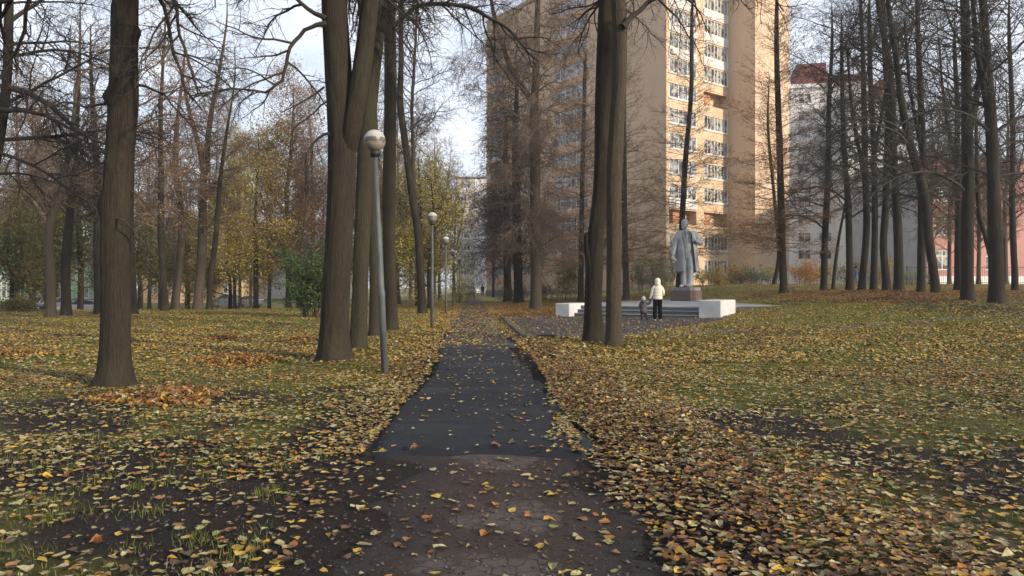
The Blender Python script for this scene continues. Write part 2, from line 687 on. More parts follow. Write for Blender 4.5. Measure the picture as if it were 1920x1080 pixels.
def asphalt(name, c1, c2, cracks=False, wet=0.0, rough=0.8):
    m, nt, b = new_mat(name)
    v = coords(nt)
    big = noise(nt, v, 0.9, 5)
    fine = noise(nt, v, 70, 3, 0.7)
    col = ramp(nt, big, [(0.3, c2), (0.7, c1)])
    col = mix(nt, 0.35, col, ramp(nt, fine, [(0.3, tuple(x * 0.4 for x in c1)), (0.7, tuple(x * 1.7 for x in c1))]))
    h = fine
    if cracks:
        vo = nt.nodes.new("ShaderNodeTexVoronoi")
        vo.feature = 'DISTANCE_TO_EDGE'
        vo.inputs["Scale"].default_value = 7.5
        dv = nt.nodes.new("ShaderNodeVectorMath")
        dn = nt.nodes.new("ShaderNodeTexNoise")
        dn.inputs["Scale"].default_value = 4
        nt.links.new(v, dn.inputs["Vector"])
        sc = nt.nodes.new("ShaderNodeVectorMath")
        sc.operation = 'SCALE'
        sc.inputs["Scale"].default_value = 0.34
        nt.links.new(dn.outputs["Color"], sc.inputs[0])
        nt.links.new(v, dv.inputs[0])
        nt.links.new(sc.outputs[0], dv.inputs[1])
        nt.links.new(dv.outputs[0], vo.inputs["Vector"])
        cr = ramp(nt, vo.outputs["Distance"], [(0.0, (0.30, 0.30, 0.30)), (0.035, (1, 1, 1))])
        # soil fills most of the old asphalt; plates show in patches
        pn = noise(nt, v, 1.1, 4)
        am = nt.nodes.new("ShaderNodeAttribute")
        am.attribute_name = "mid"
        mm = nt.nodes.new("ShaderNodeMath")
        mm.operation = 'MULTIPLY_ADD'
        mm.inputs[1].default_value = 0.30
        nt.links.new(am.outputs["Fac"], mm.inputs[0])
        nt.links.new(pn, mm.inputs[2])
        plate = ramp(nt, mm.outputs[0], [(0.76, (0, 0, 0)), (0.81, (1, 1, 1))])
        pc = mix(nt, cr, (0.016, 0.013, 0.012), mix(nt, 0.7, col, (0.10, 0.077, 0.066)))
        soilc = ramp(nt, noise(nt, v, 5.0, 7, 0.65), [(0.3, (0.017, 0.0125, 0.0105)), (0.55, (0.030, 0.022, 0.018)), (0.8, (0.05, 0.037, 0.03))])
        soilc = mix(nt, 0.55, soilc, ramp(nt, noise(nt, v, 55, 4, 0.75), [(0.35, (0.010, 0.008, 0.007)), (0.6, (0.038, 0.028, 0.023)), (0.75, (0.075, 0.056, 0.045))]))
        amx = nt.nodes.new("ShaderNodeAttribute")
        amx.attribute_name = "mid"
        soilc = mix(nt, 1.0, soilc, mix(nt, amx.outputs["Fac"], (0.72, 0.72, 0.72), (1.45, 1.30, 1.22)), 'MULTIPLY')
        col = mix(nt, plate, soilc, pc)
        h2 = noise(nt, v, 10, 8, 0.7)
        h = mix(nt, 0.55, mix(nt, plate, (1.0, 1.0, 1.0), cr), h2)
    nt.links.new(col, b.inputs["Base Color"])
    if wet > 0:
        wn_ = noise(nt, coords(nt, (0.6, 1.0, 1.0)), 1.0, 3)
        nt.links.new(ramp(nt, wn_, [(0.42, (0.9,) * 3), (0.62, (rough - wet,) * 3)]), b.inputs["Roughness"])
    else:
        b.inputs["Roughness"].default_value = rough
    b.inputs["Specular IOR Level"].default_value = 0.32
    if cracks:
        bump(nt, b, h, 1.0, 0.05)
    else:
        bump(nt, b, h, 0.6, 0.012)
    return m


M_ASPH_NEW = asphalt("asphalt_patch_dark", (0.0150, 0.0158, 0.0205), (0.008, 0.0085, 0.012), wet=0.30, rough=0.8)
M_ASPH_OLD = asphalt("asphalt_old_cracked", (0.036, 0.031, 0.029), (0.024, 0.021, 0.020), cracks=True)
M_ASPH_FAR = asphalt("path_worn", (0.060, 0.048, 0.044), (0.040, 0.033, 0.031), wet=0.25)
M_COURT = asphalt("court_asphalt", (0.045, 0.038, 0.038), (0.032, 0.028, 0.029))


def en(y, s, a=0.07, f=1.6):
    return a * 2 * (float(fbm(np.array([y * f]), np.array([s * 7.3]), int(s * 13), 4)[0]) - 0.5)


ribbon("path", list(np.linspace(16.2, 90, 150)), lambda y: float(pathc(y)) - 0.95 - en(y, 1, 0.2), lambda y: float(pathc(y)) + 0.93 + en(y, 2, 0.2), 0.008, M_ASPH_FAR, 8, 0.02)
ribbon("path_asphalt_old", list(np.linspace(0.8, 6.6, 60)), lambda y: float(pathc(y)) - 0.75 - en(y, 3, 0.7, 1.1), lambda y: float(pathc(y)) + 0.85 + en(y, 4, 0.5), 0.007, M_ASPH_OLD, 18, 0.02)


def patch_left(y):
    pts = [(5.8, -1.12), (6.6, -1.22), (8.1, -1.27), (9.5, -1.22), (11.5, -1.22), (14, -1.42), (16.9, -1.75)]
    return np.interp(y, [p[0] for p in pts], [p[1] for p in pts]) - en(y, 5, 0.09)


def patch_right(y):
    pts = [(5.8, 0.60), (6.2, 0.70), (8.1, 0.56), (9.5, 0.42), (11.5, 0.30), (14, 0.12), (16.9, -0.10)]
    return np.interp(y, [p[0] for p in pts], [p[1] for p in pts]) + en(y, 6, 0.09)


# the newer patch: irregular front lip, 25 mm thick
V = []
nc, nrw = 26, 70
for r in range(nrw):
    for c in range(nc):
        t = c / (nc - 1)
        y0 = 5.78 + 0.16 * (1 - abs(2 * t - 1)) - 0.1 * t + 0.12 * (float(vn(t * 6, 0.5, 5)) - 0.5)
        y1 = 16.6 + 0.8 * (float(vn(t * 3, 1.5, 6)) - 0.5)
        y = y0 + (y1 - y0) * r / (nrw - 1)
        a, b = patch_left(y), patch_right(y)
        x = a + (b - a) * t
        z = gz(x, y) + 0.055
        if r in (0, nrw - 1) or c in (0, nc - 1):
            z -= 0.065
        V.append((x, y, z))
idx = np.arange(nrw * nc).reshape(nrw, nc)
Fs = np.stack([idx[:-1, :-1], idx[:-1, 1:], idx[1:, 1:], idx[1:, :-1]], -1).reshape(-1, 4)
po = obj("path_asphalt_patch", np_mesh("patch", V, [Fs], M_ASPH_NEW, True))
po["kind"] = "structure"

# court in front of the monument
cb = []
cx0, cy0 = sum(p[0] for p in COURT) / 6, sum(p[1] for p in COURT) / 6
V = []
Fs = []
NR = 10
per = []
for i in range(len(COURT)):
    a, b = Vector(COURT[i]), Vector(COURT[(i + 1) % len(COURT)])
    for k in range(6):
        per.append(a.lerp(b, k / 6))
n = len(per)
for r in range(NR + 1):
    for p in per:
        q = Vector((cx0, cy0)).lerp(p, r / NR)
        V.append((q.x, q.y, gz(q.x, q.y) + 0.010 - (0.05 if r == NR else 0)))
for r in range(NR):
    for k in range(n):
        Fs.append((r * n + k, r * n + (k + 1) % n, (r + 1) * n + (k + 1) % n, (r + 1) * n + k))
co = obj("court_pavement", np_mesh("court", V, [np.array(Fs)[:, ::-1]], M_COURT, True))
co["kind"] = "structure"

M_KERB = simple("kerb_concrete", (0.085, 0.07, 0.062), (0.035, 0.03, 0.027), 3, 0.9, 0.4, 0.01)


def kerb_run(name, pts, w, h, wob=0.0):
    mb = MB()
    for i in range(len(pts) - 1):
        a, b = Vector(pts[i]), Vector(pts[i + 1])
        L = (b - a).length
        k = max(1, round(L / 1.0))
        for j in range(k):
            p, q = a.lerp(b, j / k), a.lerp(b, (j + 0.985) / k)
            d = (q - p).normalized()
            nn = Vector((-d.y, d.x)) * w / 2
            z1 = gz(p.x, p.y) + h + rnd.uniform(-wob, wob)
            z2 = gz(q.x, q.y) + h + rnd.uniform(-wob, wob)
            P = [(p - nn, z1), (q - nn, z2), (q + nn, z2), (p + nn, z1)]
            V = [(c.x, c.y, z - 0.3) for c, z in P] + [(c.x, c.y, z) for c, z in P]
            mb.add(V, [(0, 3, 2, 1), (4, 5, 6, 7), (0, 1, 5, 4), (1, 2, 6, 5), (2, 3, 7, 6), (3, 0, 4, 7)])
    o = mb.build(name, M_KERB, bevel=0.015)
    o["kind"] = "structure"
    return o


kerb_run("kerb", [(-0.42, 31.5), (0.33, 18.95), (2.2, 19.8)], 0.14, 0.10, 0.008)
kerb_run("kerb", [(2.4, 19.9), (6.0, 21.4), (10.0, 22.7), (20.0, 26.2)], 0.12, 0.045, 0.03)

# ------------------------------------------------------------------ trees
class Skel:
    """collects tapered polylines, meshed together in one go"""

    def __init__(s):
        s.lines = []
        s.tips = []

    def mesh(s, name, mat, sides=(7, 5, 4, 3, 3)):
        groups = {}
        for pts, rad, lev in s.lines:
            groups.setdefault((len(pts), sides[min(lev, len(sides) - 1)]), []).append((pts, rad))
        VV, FF = [], []
        base = 0
        for (n, k), L in groups.items():
            P = np.array([l[0] for l in L], dtype=np.float64)
            Rr = np.array([l[1] for l in L], dtype=np.float64)
            T = np.gradient(P, axis=1)
            T /= np.linalg.norm(T, axis=2, keepdims=True) + 1e-9
            mt = T.mean(1)
            ref = np.where(np.abs(mt[:, 2:3]) > 0.75, np.array([[1.0, 0.13, 0]]), np.array([[0.0, 0.1, 1.0]]))[:, None, :]
            U = np.cross(T, np.broadcast_to(ref, T.shape))
            U /= np.linalg.norm(U, axis=2, keepdims=True) + 1e-9
            Wv = np.cross(T, U)
            ang = np.arange(k) * 2 * math.pi / k
            ring = P[:, :, None, :] + (U[:, :, None, :] * np.cos(ang)[None, None, :, None] + Wv[:, :, None, :] * np.sin(ang)[None, None, :, None]) * Rr[:, :, None, None]
            m = len(L)
            VV.append(ring.reshape(-1, 3))
            idx = (np.arange(m * n * k) + base).reshape(m, n, k)
            a = idx[:, :-1, :]
            b = idx[:, 1:, :]
            f = np.stack([a, np.roll(a, -1, 2), np.roll(b, -1, 2), b], -1).reshape(-1, 4)
            FF.append(f)
            base += m * n * k
        return np_mesh(name, np.concatenate(VV), FF, mat, True)


def rvec(r):
    while True:
        v = Vector((r.uniform(-1, 1), r.uniform(-1, 1), r.uniform(-1, 1)))
        if 0.05 < v.length < 1:
            return v.normalized()


def grow(S, p, d, L, r0, lev, P, r):
    n = P['seg'][lev]
    step = L / n
    pts = [tuple(p)]
    rad = [r0]
    d = d.normalized()
    p = Vector(p)
    dirs = [d.copy()]
    for i in range(n):
        t = (i + 1) / n
        d = (d + rvec(r) * P['jit'][lev] + Vector((0, 0, 1)) * (P['up0'][lev] * (1 - t) + P['up1'][lev] * t)).normalized()
        p = p + d * step
        pts.append(tuple(p))
        rad.append(max(r0 * (1 - t * (1 - P['tip'])), P['rmin']))
        dirs.append(d.copy())
    S.lines.append((pts, rad, lev))
    spawn(S, pts, rad, dirs, L, lev, P, r)


def spawn(S, pts, rad, dirs, L, lev, P, r, t0=None):
    n = len(pts) - 1
    if lev >= P['max'] or len(P['kids']) <= lev:
        S.tips.append((pts[-1], pts[-2]))
        if lev >= P['max'] - 1:
            S.tips.append((pts[n // 2], pts[0]))
        return
    kn = max(1, int(round(P['kids'][lev] * L * r.uniform(0.8, 1.2))))
    for j in range(kn):
        t = (t0 if t0 is not None else P['t0']) + (1 - (t0 if t0 is not None else P['t0'])) * ((j + r.random()) / kn)
        t = min(t, 0.999)
        f = t * n
        i = int(f)
        q = Vector(pts[i]).lerp(Vector(pts[i + 1]), f - i)
        dd = dirs[i + 1] if i + 1 < len(dirs) else dirs[-1]
        ax = dd.cross(rvec(r)).normalized()
        ang = R(P['ang'][lev] + r.uniform(-14, 14))
        nd = Matrix.Rotation(ang, 3, ax) @ dd
        if P.get('flat'):
            nd.z *= 0.5
        rr = rad[i] * (1 - (f - i)) + rad[i + 1] * (f - i)
        l2 = L * P['lr'][lev] * (1 - 0.55 * t) * r.uniform(0.65, 1.3)
        l2 = min(max(l2, P['lmin'][lev + 1]), P['lmax'][lev + 1])
        grow(S, q, nd, l2, max(min(rr * 0.72, P['rr'][lev + 1]), P['rmin']), lev + 1, P, r)


P_LINDEN = dict(seg=(10, 8, 6, 4, 3), jit=(0.16, 0.27, 0.33, 0.35, 0.3), up0=(0.02, -0.02, -0.03, 0.0, 0.0), up1=(-0.10, -0.04, 0.03, 0.06, 0.0),
                tip=0.25, rmin=0.0028, t0=0.15, ang=(50, 52, 50, 45), kids=(3.4, 6.2, 8.5, 0), lr=(0.55, 0.5, 0.45, 0.4), lmin=(1, 0.5, 0.25, 0.12, 0.1),
                lmax=(6, 3.0, 1.3, 0.5, 0.3), rr=(0.07, 0.03, 0.011, 0.0045, 0.003), max=3)
P_MID = dict(P_LINDEN, seg=(8, 6, 4, 3, 2), kids=(3.0, 5.2, 6.2, 0), rmin=0.0056, rr=(0.07, 0.028, 0.012, 0.0065, 0.005), lmin=(1, 0.7, 0.4, 0.25, 0.1), lmax=(6, 3.2, 1.5, 0.8, 0.3))
P_FAR = dict(P_LINDEN, seg=(7, 5, 4, 3, 2), kids=(2.5, 3.6, 4.4, 0), rmin=0.0095, rr=(0.09, 0.035, 0.018, 0.010, 0.009), lmin=(1, 0.9, 0.6, 0.4, 0.1), lmax=(7, 3.6, 1.9, 1.1, 0.3), up0=(0.06, 0.03, 0.0, 0, 0), up1=(0.05, 0.05, 0.05, 0.03, 0))
P_LARCH = dict(seg=(11, 6, 3, 2), jit=(0.07, 0.15, 0.2, 0.2), up0=(-0.11, 0.0, 0.03, 0), up1=(0.16, 0.09, 0.06, 0), tip=0.2, rmin=0.0068, t0=0.18,
               ang=(48, 45, 40), kids=(4.2, 3.4, 0), lr=(0.36, 0.42, 0.4), lmin=(0.5, 0.35, 0.18, 0.1), lmax=(6, 1.4, 0.5, 0.3), rr=(0.03, 0.011, 0.006, 0.005), max=2, flat=True)


def smooth_path(ctrl, step):
    """catmull-rom through [(x,y,z,r)...]"""
    C = [np.array(c, float) for c in ctrl]
    C = [2 * C[0] - C[1]] + C + [2 * C[-1] - C[-2]]
    out = []
    for i in range(1, len(C) - 2):
        p0, p1, p2, p3 = C[i - 1], C[i], C[i + 1], C[i + 2]
        n = max(2, int(np.linalg.norm((p2 - p1)[:3]) / step))
        for k in range(n):
            t = k / n
            out.append(0.5 * ((2 * p1) + (-p0 + p2) * t + (2 * p0 - 5 * p1 + 4 * p2 - p3) * t * t + (-p0 + 3 * p1 - 3 * p2 + p3) * t ** 3))
    out.append(C[-2])
    return np.array(out)


def trunk_np(paths, sides=24, step=0.12, seed=0, flare=0.35, ridge=0.035, knots=()):
    """mesh arrays for one or more trunk paths [(x,y,z,r)...]; first path starts at the ground"""
    VV, FF = [], []
    base = 0
    for pi, ctrl in enumerate(paths):
        A = smooth_path(ctrl, step)
        P = A[:, :3]
        r = np.maximum(A[:, 3], 0.004)
        T = np.gradient(P, axis=0)
        T /= np.linalg.norm(T, axis=1, keepdims=True)
        ref = np.array([1.0, 0.0, 0.0]) if abs(T[:, 2].mean()) > 0.6 else np.array([0.0, 0.0, 1.0])
        U = np.cross(T, ref)
        U /= np.linalg.norm(U, axis=1, keepdims=True)
        Wv = np.cross(T, U)
        k = sides if pi == 0 else max(6, int(sides * 0.7))
        a = np.arange(k) * 2 * math.pi / k
        s = np.concatenate([[0], np.cumsum(np.linalg.norm(np.diff(P, axis=0), axis=1))])
        AA, SSs = np.meshgrid(a, s)
        rr = r[:, None] * np.ones_like(AA)
        nz = fbm(np.cos(AA) * 3.0 + 7, np.sin(AA) * 3.0 + SSs * 0.7 + seed, 31 + seed, 4) - 0.5
        lump = fbm(np.cos(AA) * 0.9 + 3 + seed, np.sin(AA) * 0.9 + SSs * 0.5, 3 + seed, 3) - 0.5
        rr = rr * (1 + ridge * 2.2 * nz + 0.16 * lump)
        if sides >= 40:
            rr = rr + 0.010 * np.abs(np.sin(AA * 17 + 5 * (fbm(AA * 2, SSs * 1.1, 4 + seed, 3)))) * (fbm(AA * 3, SSs * 2.0, 8, 3) > 0.35)
        if pi == 0:
            h = P[:, 2][:, None] - P[0, 2]
            fl = flare * np.exp(-np.maximum(h - 0.15, 0) / 0.22)
            lob = 1 + 0.75 * np.cos(5 * AA + seed) * np.exp(-np.maximum(h - 0.1, 0) / 0.18) + 0.2 * np.cos(3 * AA + 1.7 * seed)
            rr = rr * (1 + fl * lob)
            for (kh, ka, kr, ks) in knots:
                dd = np.angle(np.exp(1j * (AA - ka))) * r[:, None]
                rr = rr + kr * np.exp(-((SSs - kh) / ks) ** 2 - (dd / ks) ** 2)
        ring = P[:, None, :] + (U[:, None, :] * np.cos(AA)[..., None] + Wv[:, None, :] * np.sin(AA)[..., None]) * rr[..., None]
        n = len(P)
        VV.append(ring.reshape(-1, 3))
        idx = (np.arange(n * k) + base).reshape(n, k)
        FF.append(np.stack([idx[:-1], np.roll(idx[:-1], -1, 1), np.roll(idx[1:], -1, 1), idx[1:]], -1).reshape(-1, 4))
        base += n * k
    return np.concatenate(VV), FF


def leaf_cloud(name, pts, size, mat, r, spread, count, droop=0.3):
    """small folded leaves scattered round the given points"""
    pts = np.array(pts, float)
    g = np.random.default_rng(r.randrange(10 ** 6))
    sel = pts[g.integers(0, len(pts), count)]
    c = sel + g.normal(0, spread, (count, 3))
    a = g.uniform(0, 2 * math.pi, count)
    tilt = g.uniform(0.2, 1.5, count)
    u = np.stack([np.cos(a), np.sin(a), -droop * np.ones(count)], -1)
    u /= np.linalg.norm(u, axis=1, keepdims=True)
    side = np.stack([-np.sin(a) * np.cos(tilt), np.cos(a) * np.cos(tilt), np.sin(tilt)], -1)
    s = size * g.uniform(0.6, 1.35, count)[:, None]
    v0 = c - u * s * 0.5
    v1 = c + side * s * 0.42
    v2 = c + u * s * 0.55
    v3 = c - side * s * 0.42
    V = np.stack([v0, v1, v2, v3], 1).reshape(-1, 3)
    f = np.arange(count * 4).reshape(-1, 4)
    return np_mesh(name, V, [f], mat, False)


def tree_thing(name, base, trunkVF, bark, S, twig_mat, label, cat="tree", group=None, leaves=None, sides=(7, 5, 4, 3, 3)):
    """root at the foot; trunk / crown / leaves are its parts"""
    root = thing(name, base, label, cat, 0, group)
    b = np.array(base)
    V, FF = trunkVF
    obj("trunk", np_mesh("trunk", V - b, FF, bark, True), root)
    if S is not None and S.lines:
        S.lines = [([tuple(np.array(q) - b) for q in pts], rad, lev) for pts, rad, lev in S.lines]
        obj("crown", S.mesh("crown", twig_mat, sides), root)
    if leaves:
        size, mat, spread, count = leaves
        tips = [np.array(t[0]) - b for t in S.tips]
        obj("leaves", leaf_cloud("leaves", tips, size, mat, rnd, spread, count), root)
    return root


SLIM = 1.0


def px_path(pts, d):
    """[(px,py,width_px)] at distance d (or own distance as 4th) -> [(x,y,z,r)]"""
    out = []
    for q in pts:
        dd = q[3] if len(q) > 3 else d
        x, y, z = wp(q[0], q[1], dd)
        out.append((x, y, z, q[2] / 2 / F * dd * SLIM))
    return out


def crown_on(S, ctrl, zmin, P, r, per_m=1.7, L=(2.5, 4.5), rb=0.055, elev=(0, 40), taper=True, bias=None):
    A = smooth_path(ctrl, 0.3)
    zt = A[-1][2]
    s = 0
    acc = 0
    for i in range(1, len(A)):
        ds = np.linalg.norm(A[i][:3] - A[i - 1][:3])
        if A[i][2] < zmin:
            continue
        acc += ds * per_m
        while acc > 1:
            acc -= 1
            az = r.uniform(0, 2 * math.pi)
            if bias is not None and r.random() < bias[1]:
                az = bias[0] + r.gauss(0, 0.5)
            e = R(r.uniform(*elev))
            t = (A[i][2] - zmin) / max(zt - zmin, 0.1)
            ln = r.uniform(*L) * ((1 - 0.55 * t) if taper else 1)
            d = Vector((math.cos(az) * math.cos(e), math.sin(az) * math.cos(e), math.sin(e)))
            grow(S, A[i][:3], d, ln, min(rb * r.uniform(0.6, 1.3), A[i][3] * 0.6), 0, P, r)


def limb(S, ctrl, P, r, lev=0, t0=0.1, sides_lev=0):
    """a traced limb (x,y,z,r) that carries its own side twigs"""
    A = smooth_path(ctrl, 0.22)
    n = len(A)
    # small kinks
    J = np.array([[r.gauss(0, 0.012) for _ in range(3)] for _ in range(n)])
    J[0] = 0
    P3 = A[:, :3] + J
    pts = [tuple(p) for p in P3]
    rad = [max(float(a[3]), 0.004) for a in A]
    dirs = [Vector(P3[min(i + 1, n - 1)] - P3[max(i - 1, 0)]).normalized() for i in range(n)]
    L = float(np.sum(np.linalg.norm(np.diff(P3, axis=0), axis=1)))
    S.lines.append((pts, rad, sides_lev))
    spawn(S, pts, rad, dirs, L, lev, P, r, t0)


# ---- A: big trunk on the left
SLIM = 0.93
r = random.Random(101)
bA = (wx(215, 10.1), 10.1, gz(wx(215, 10.1), 10.1))
cA = [(bA[0], 10.1, bA[2] - 0.25, 0.215)] + px_path([(216, 660, 52), (217, 560, 51), (217, 460, 51), (218, 390, 53), (224, 300, 49), (231, 200, 52), (232, 120, 49), (234, 20, 48), (236, -150, 44), (232, -420, 38)], 10.1) + [(-5.4, 10.2, 12.5, 0.10), (-5.2, 10.3, 16, 0.04)]
SA = Skel()
PA = P_LINDEN
crown_on(SA, cA, 5.3, PA, r, 3.2, (2.6, 4.8), 0.055, (-30, 30))
limb(SA, px_path([(250, 158, 7), (290, 166, 5), (322, 196, 4), (362, 238, 3), (405, 268, 2)], 10.1), PA, r, 1, 0.25)
limb(SA, px_path([(262, -60, 12, 10.1), (285, -30, 10, 9.9), (306, 10, 8, 9.8), (320, 70, 7, 9.7), (336, 130, 6, 9.6), (352, 170, 5, 9.6), (378, 205, 3, 9.5)], 10), PA, r, 0, 0.3)
limb(SA, px_path([(290, -70, 11, 10.1), (326, -10, 8, 9.6), (334, 40, 6, 9.4), (345, 90, 6, 9.3), (362, 145, 5, 9.2), (372, 175, 3, 9.2)], 10), PA, r, 0, 0.3)
limb(SA, px_path([(205, 186, 9), (196, 192, 6), (160, 200, 5), (120, 190, 4), (70, 205, 2)], 10.1), PA, r, 1, 0.3)
limb(SA, px_path([(205, 418, 6), (195, 410, 4), (240, 418, 3, 9.8), (262, 460, 3), (300, 515, 2)], 10.1), PA, r, 2, 0.4)
limb(SA, px_path([(240, 350, 4), (262, 372, 3), (300, 420, 2.5), (330, 470, 2)], 10.1), PA, r, 2, 0.3)
tree_thing("linden_tree", bA, trunk_np([cA], 56, 0.05, 1, 0.62, 0.045, knots=((4.2, math.pi * 0.55, 0.085, 0.10), (2.72, math.pi * 0.5, 0.065, 0.12), (4.5, 1.0 * math.pi, 0.05, 0.07), (5.1, 1.5 * math.pi, 0.05, 0.08), (2.0, math.pi * 1.2, 0.03, 0.07), (3.3, math.pi * 0.8, 0.025, 0.05))), M_BARK_N, SA, M_TWIG,
           "thick brown trunk with knots standing alone on the left lawn beside a leaf pile")

# ---- B: forked giant left of the path
r = random.Random(102)
d = 13.7
bB = (wx(626, d), d, gz(wx(626, d), d))
cB = [(bB[0], d, bB[2] - 0.25, 0.31)] + px_path([(627, 620, 56), (630, 540, 54), (636, 440, 52), (640, 340, 54), (641, 240, 56), (636, 150, 54), (630, 60, 51), (626, -30, 48), (620, -200, 42), (612, -500, 36)], d) + [(-3.3, d, 15.5, 0.16), (-3.2, d, 20, 0.04)]
fB = px_path([(643, 345, 22, d), (650, 290, 34, d), (659, 245, 36), (668, 190, 36), (680, 120, 36), (690, 40, 35), (697, -50, 34), (706, -220, 30), (725, -480, 24), (740, -700, 14)], d - 0.15)
SB = Skel()
crown_on(SB, cB, 6.9, P_LINDEN, r, 2.2, (3.0, 5.8), 0.06, (-30, 30))
crown_on(SB, fB, 8.2, P_LINDEN, r, 1.0, (2.5, 4.5), 0.05, (-15, 40))
limb(SB, px_path([(612, 44, 12), (594, 47, 9), (572, 58, 8), (552, 78, 8), (538, 105, 7), (534, 138, 7), (520, 160, 6), (495, 170, 5), (455, 168, 4), (410, 168, 4), (365, 182, 2)], d - 0.3), P_LINDEN, r, 0, 0.3)
limb(SB, px_path([(612, 36, 13), (590, 26, 9), (565, 6, 8), (540, -20, 7), (480, -60, 6), (400, -60, 5), (360, -20, 3)], d - 0.2), P_LINDEN, r, 0, 0.2)
limb(SB, px_path([(618, 250, 8), (606, 253, 6), (590, 266, 5), (577, 285, 4), (573, 330, 3.5), (574, 390, 3), (568, 440, 2.5), (560, 470, 2)], d - 0.3), P_LINDEN, r, 1, 0.25)
limb(SB, px_path([(612, 190, 5), (602, 200, 4), (575, 225, 3), (553, 240, 3), (548, 262, 2)], d - 0.3), P_LINDEN, r, 2, 0.2)
limb(SB, px_path([(608, 163, 5), (585, 180, 4), (560, 195, 3), (525, 210, 2)], d - 0.3), P_LINDEN, r, 2, 0.2)
tree_thing("linden_tree", bB, trunk_np([cB, fB], 56, 0.06, 2, 0.32, 0.05), M_BARK_N, SB, M_TWIG,
           "broadest grey-brown trunk in the clump left of the path, forking high up")

# ---- C: mossy lean trunk right beside B
r = random.Random(103)
d = 16.0
bC = (wx(672, d), d, gz(wx(672, d), d))
cC = [(bC[0], d, bC[2] - 0.25, 0.20)] + px_path([(673, 610, 32), (676, 520, 31), (680, 420, 31), (684, 330, 32), (688, 240, 33), (694, 170, 32), (702, 90, 32), (711, 0, 30), (724, -160, 27), (740, -400, 22)], d) + [(-2.3, d, 16.5, 0.10), (-2.1, d, 19.5, 0.03)]
SC_ = Skel()
crown_on(SC_, cC, 8.0, P_LINDEN, r, 1.6, (2.0, 4.0), 0.045, (-5, 40))
tree_thing("linden_tree", bC, trunk_np([cC], 40, 0.08, 3, 0.22, 0.03), M_BARK_G, SC_, M_TWIG,
           "green-tinged mossy trunk between the forked giant and the leaning lamp post")
# ---- C2
r = random.Random(104)
d = 19.9
bC = (wx(703, d), d, gz(wx(703, d), d))
cC = [(bC[0], d, bC[2] - 0.25, 0.17)] + px_path([(704, 590, 25), (703, 500, 24), (700, 400, 24), (698, 300, 24), (696, 200, 22), (688, 100, 22), (680, 0, 21), (668, -150, 18), (660, -350, 15)], d) + [(-4.2, d, 17.5, 0.05)]
SC_ = Skel()
crown_on(SC_, cC, 7.5, P_MID, r, 1.3, (2.0, 3.6), 0.04, (0, 40))
tree_thing("linden_tree", bC, trunk_np([cC], 28, 0.12, 4, 0.25, 0.03), M_BARK_G, SC_, M_TWIG,
           "slimmer trunk half hidden behind the leaning lamp post")
# ---- D
r = random.Random(105)
d = 23.4
bD = (wx(734, d), d, gz(wx(734, d), d))
cD = [(bD[0], d, bD[2] - 0.25, 0.24)] + px_path([(734, 580, 25), (731, 500, 25), (729, 400, 26), (730, 300, 26), (732, 200, 25), (732, 100, 24), (731, 0, 23), (734, -150, 20), (740, -300, 16)], d) + [(-3.6, d, 18.5, 0.06)]
SD = Skel()
crown_on(SD, cD, 9.2, P_MID, r, 1.2, (2.2, 4.2), 0.05, (-5, 45))
limb(SD, px_path([(737, 55, 12), (745, 44, 9), (765, 24, 9), (790, 10, 8), (815, 6, 8), (845, 9, 8), (880, 15, 8), (915, 32, 7), (945, 50, 6), (968, 68, 6), (985, 95, 4), (1010, 115, 3)], d - 2.5), dict(P_LINDEN, up1=(-0.1, -0.09, -0.02, 0.02, 0), rmin=0.003), r, 0, 0.22)
tree_thing("linden_tree", bD, trunk_np([cD], 28, 0.12, 5, 0.25, 0.03), M_BARK_N, SD, M_TWIG,
           "straight dark trunk with a long limb arching right over the path")
# ---- E leaning
r = random.Random(106)
d = 37.0
bE = (wx(792, d), d, gz(wx(792, d), d))
cE = [(bE[0], d, bE[2] - 0.25, 0.25)] + px_path([(791, 560, 17), (788, 500, 16), (783, 430, 16), (774, 370, 16), (764, 300, 15), (757, 250, 14), (750, 190, 14), (752, 120, 11), (752, 40, 10), (754, -60, 9), (758, -200, 6)], d)
SE = Skel()
crown_on(SE, cE, 6.5, P_MID, r, 1.2, (2.0, 4.0), 0.045, (0, 45))
limb(SE, px_path([(777, 385, 10), (775, 300, 8), (773, 200, 7), (778, 100, 6), (783, 0, 5)], d), P_MID, r, 0, 0.3)
tree_thing("linden_tree", bE, trunk_np([cE], 20, 0.2, 6, 0.25, 0.03), M_BARK_D, SE, M_TWIG,
           "dark trunk leaning left over the second lamp post beside the path")
# ---- F: the pair right of the path (two stems, two trees)
r = random.Random(107)
d = 18.3
bF = (wx(1113, d), d, gz(wx(1113, d), d))
cF = [(bF[0], d, bF[2] - 0.25, 0.29)] + px_path([(1112, 580, 35), (1114, 520, 34), (1117, 450, 33), (1125, 370, 31), (1129, 290, 31), (1131, 200, 33), (1134, 110, 33), (1136, 30, 30), (1138, -60, 28), (1134, -250, 24), (1120, -450, 18)], d) + [(1.7, d, 17.5, 0.05)]
stub = px_path([(1118, 560, 14, d), (1111, 510, 22), (1104, 475, 17), (1101, 452, 12), (1100, 440, 9), (1100, 436, 2)], d - 0.05)
SF = Skel()
crown_on(SF, cF, 8.0, P_LINDEN, r, 1.1, (2.2, 4.5), 0.05, (-15, 35))
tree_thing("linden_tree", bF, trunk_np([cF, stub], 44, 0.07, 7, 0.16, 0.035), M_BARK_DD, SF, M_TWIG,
           "darker left stem of the close pair in front of the monument, with a broken stub")
r = random.Random(108)
d = 17.0
bF = (wx(1150, d), d, gz(wx(1150, d), d))
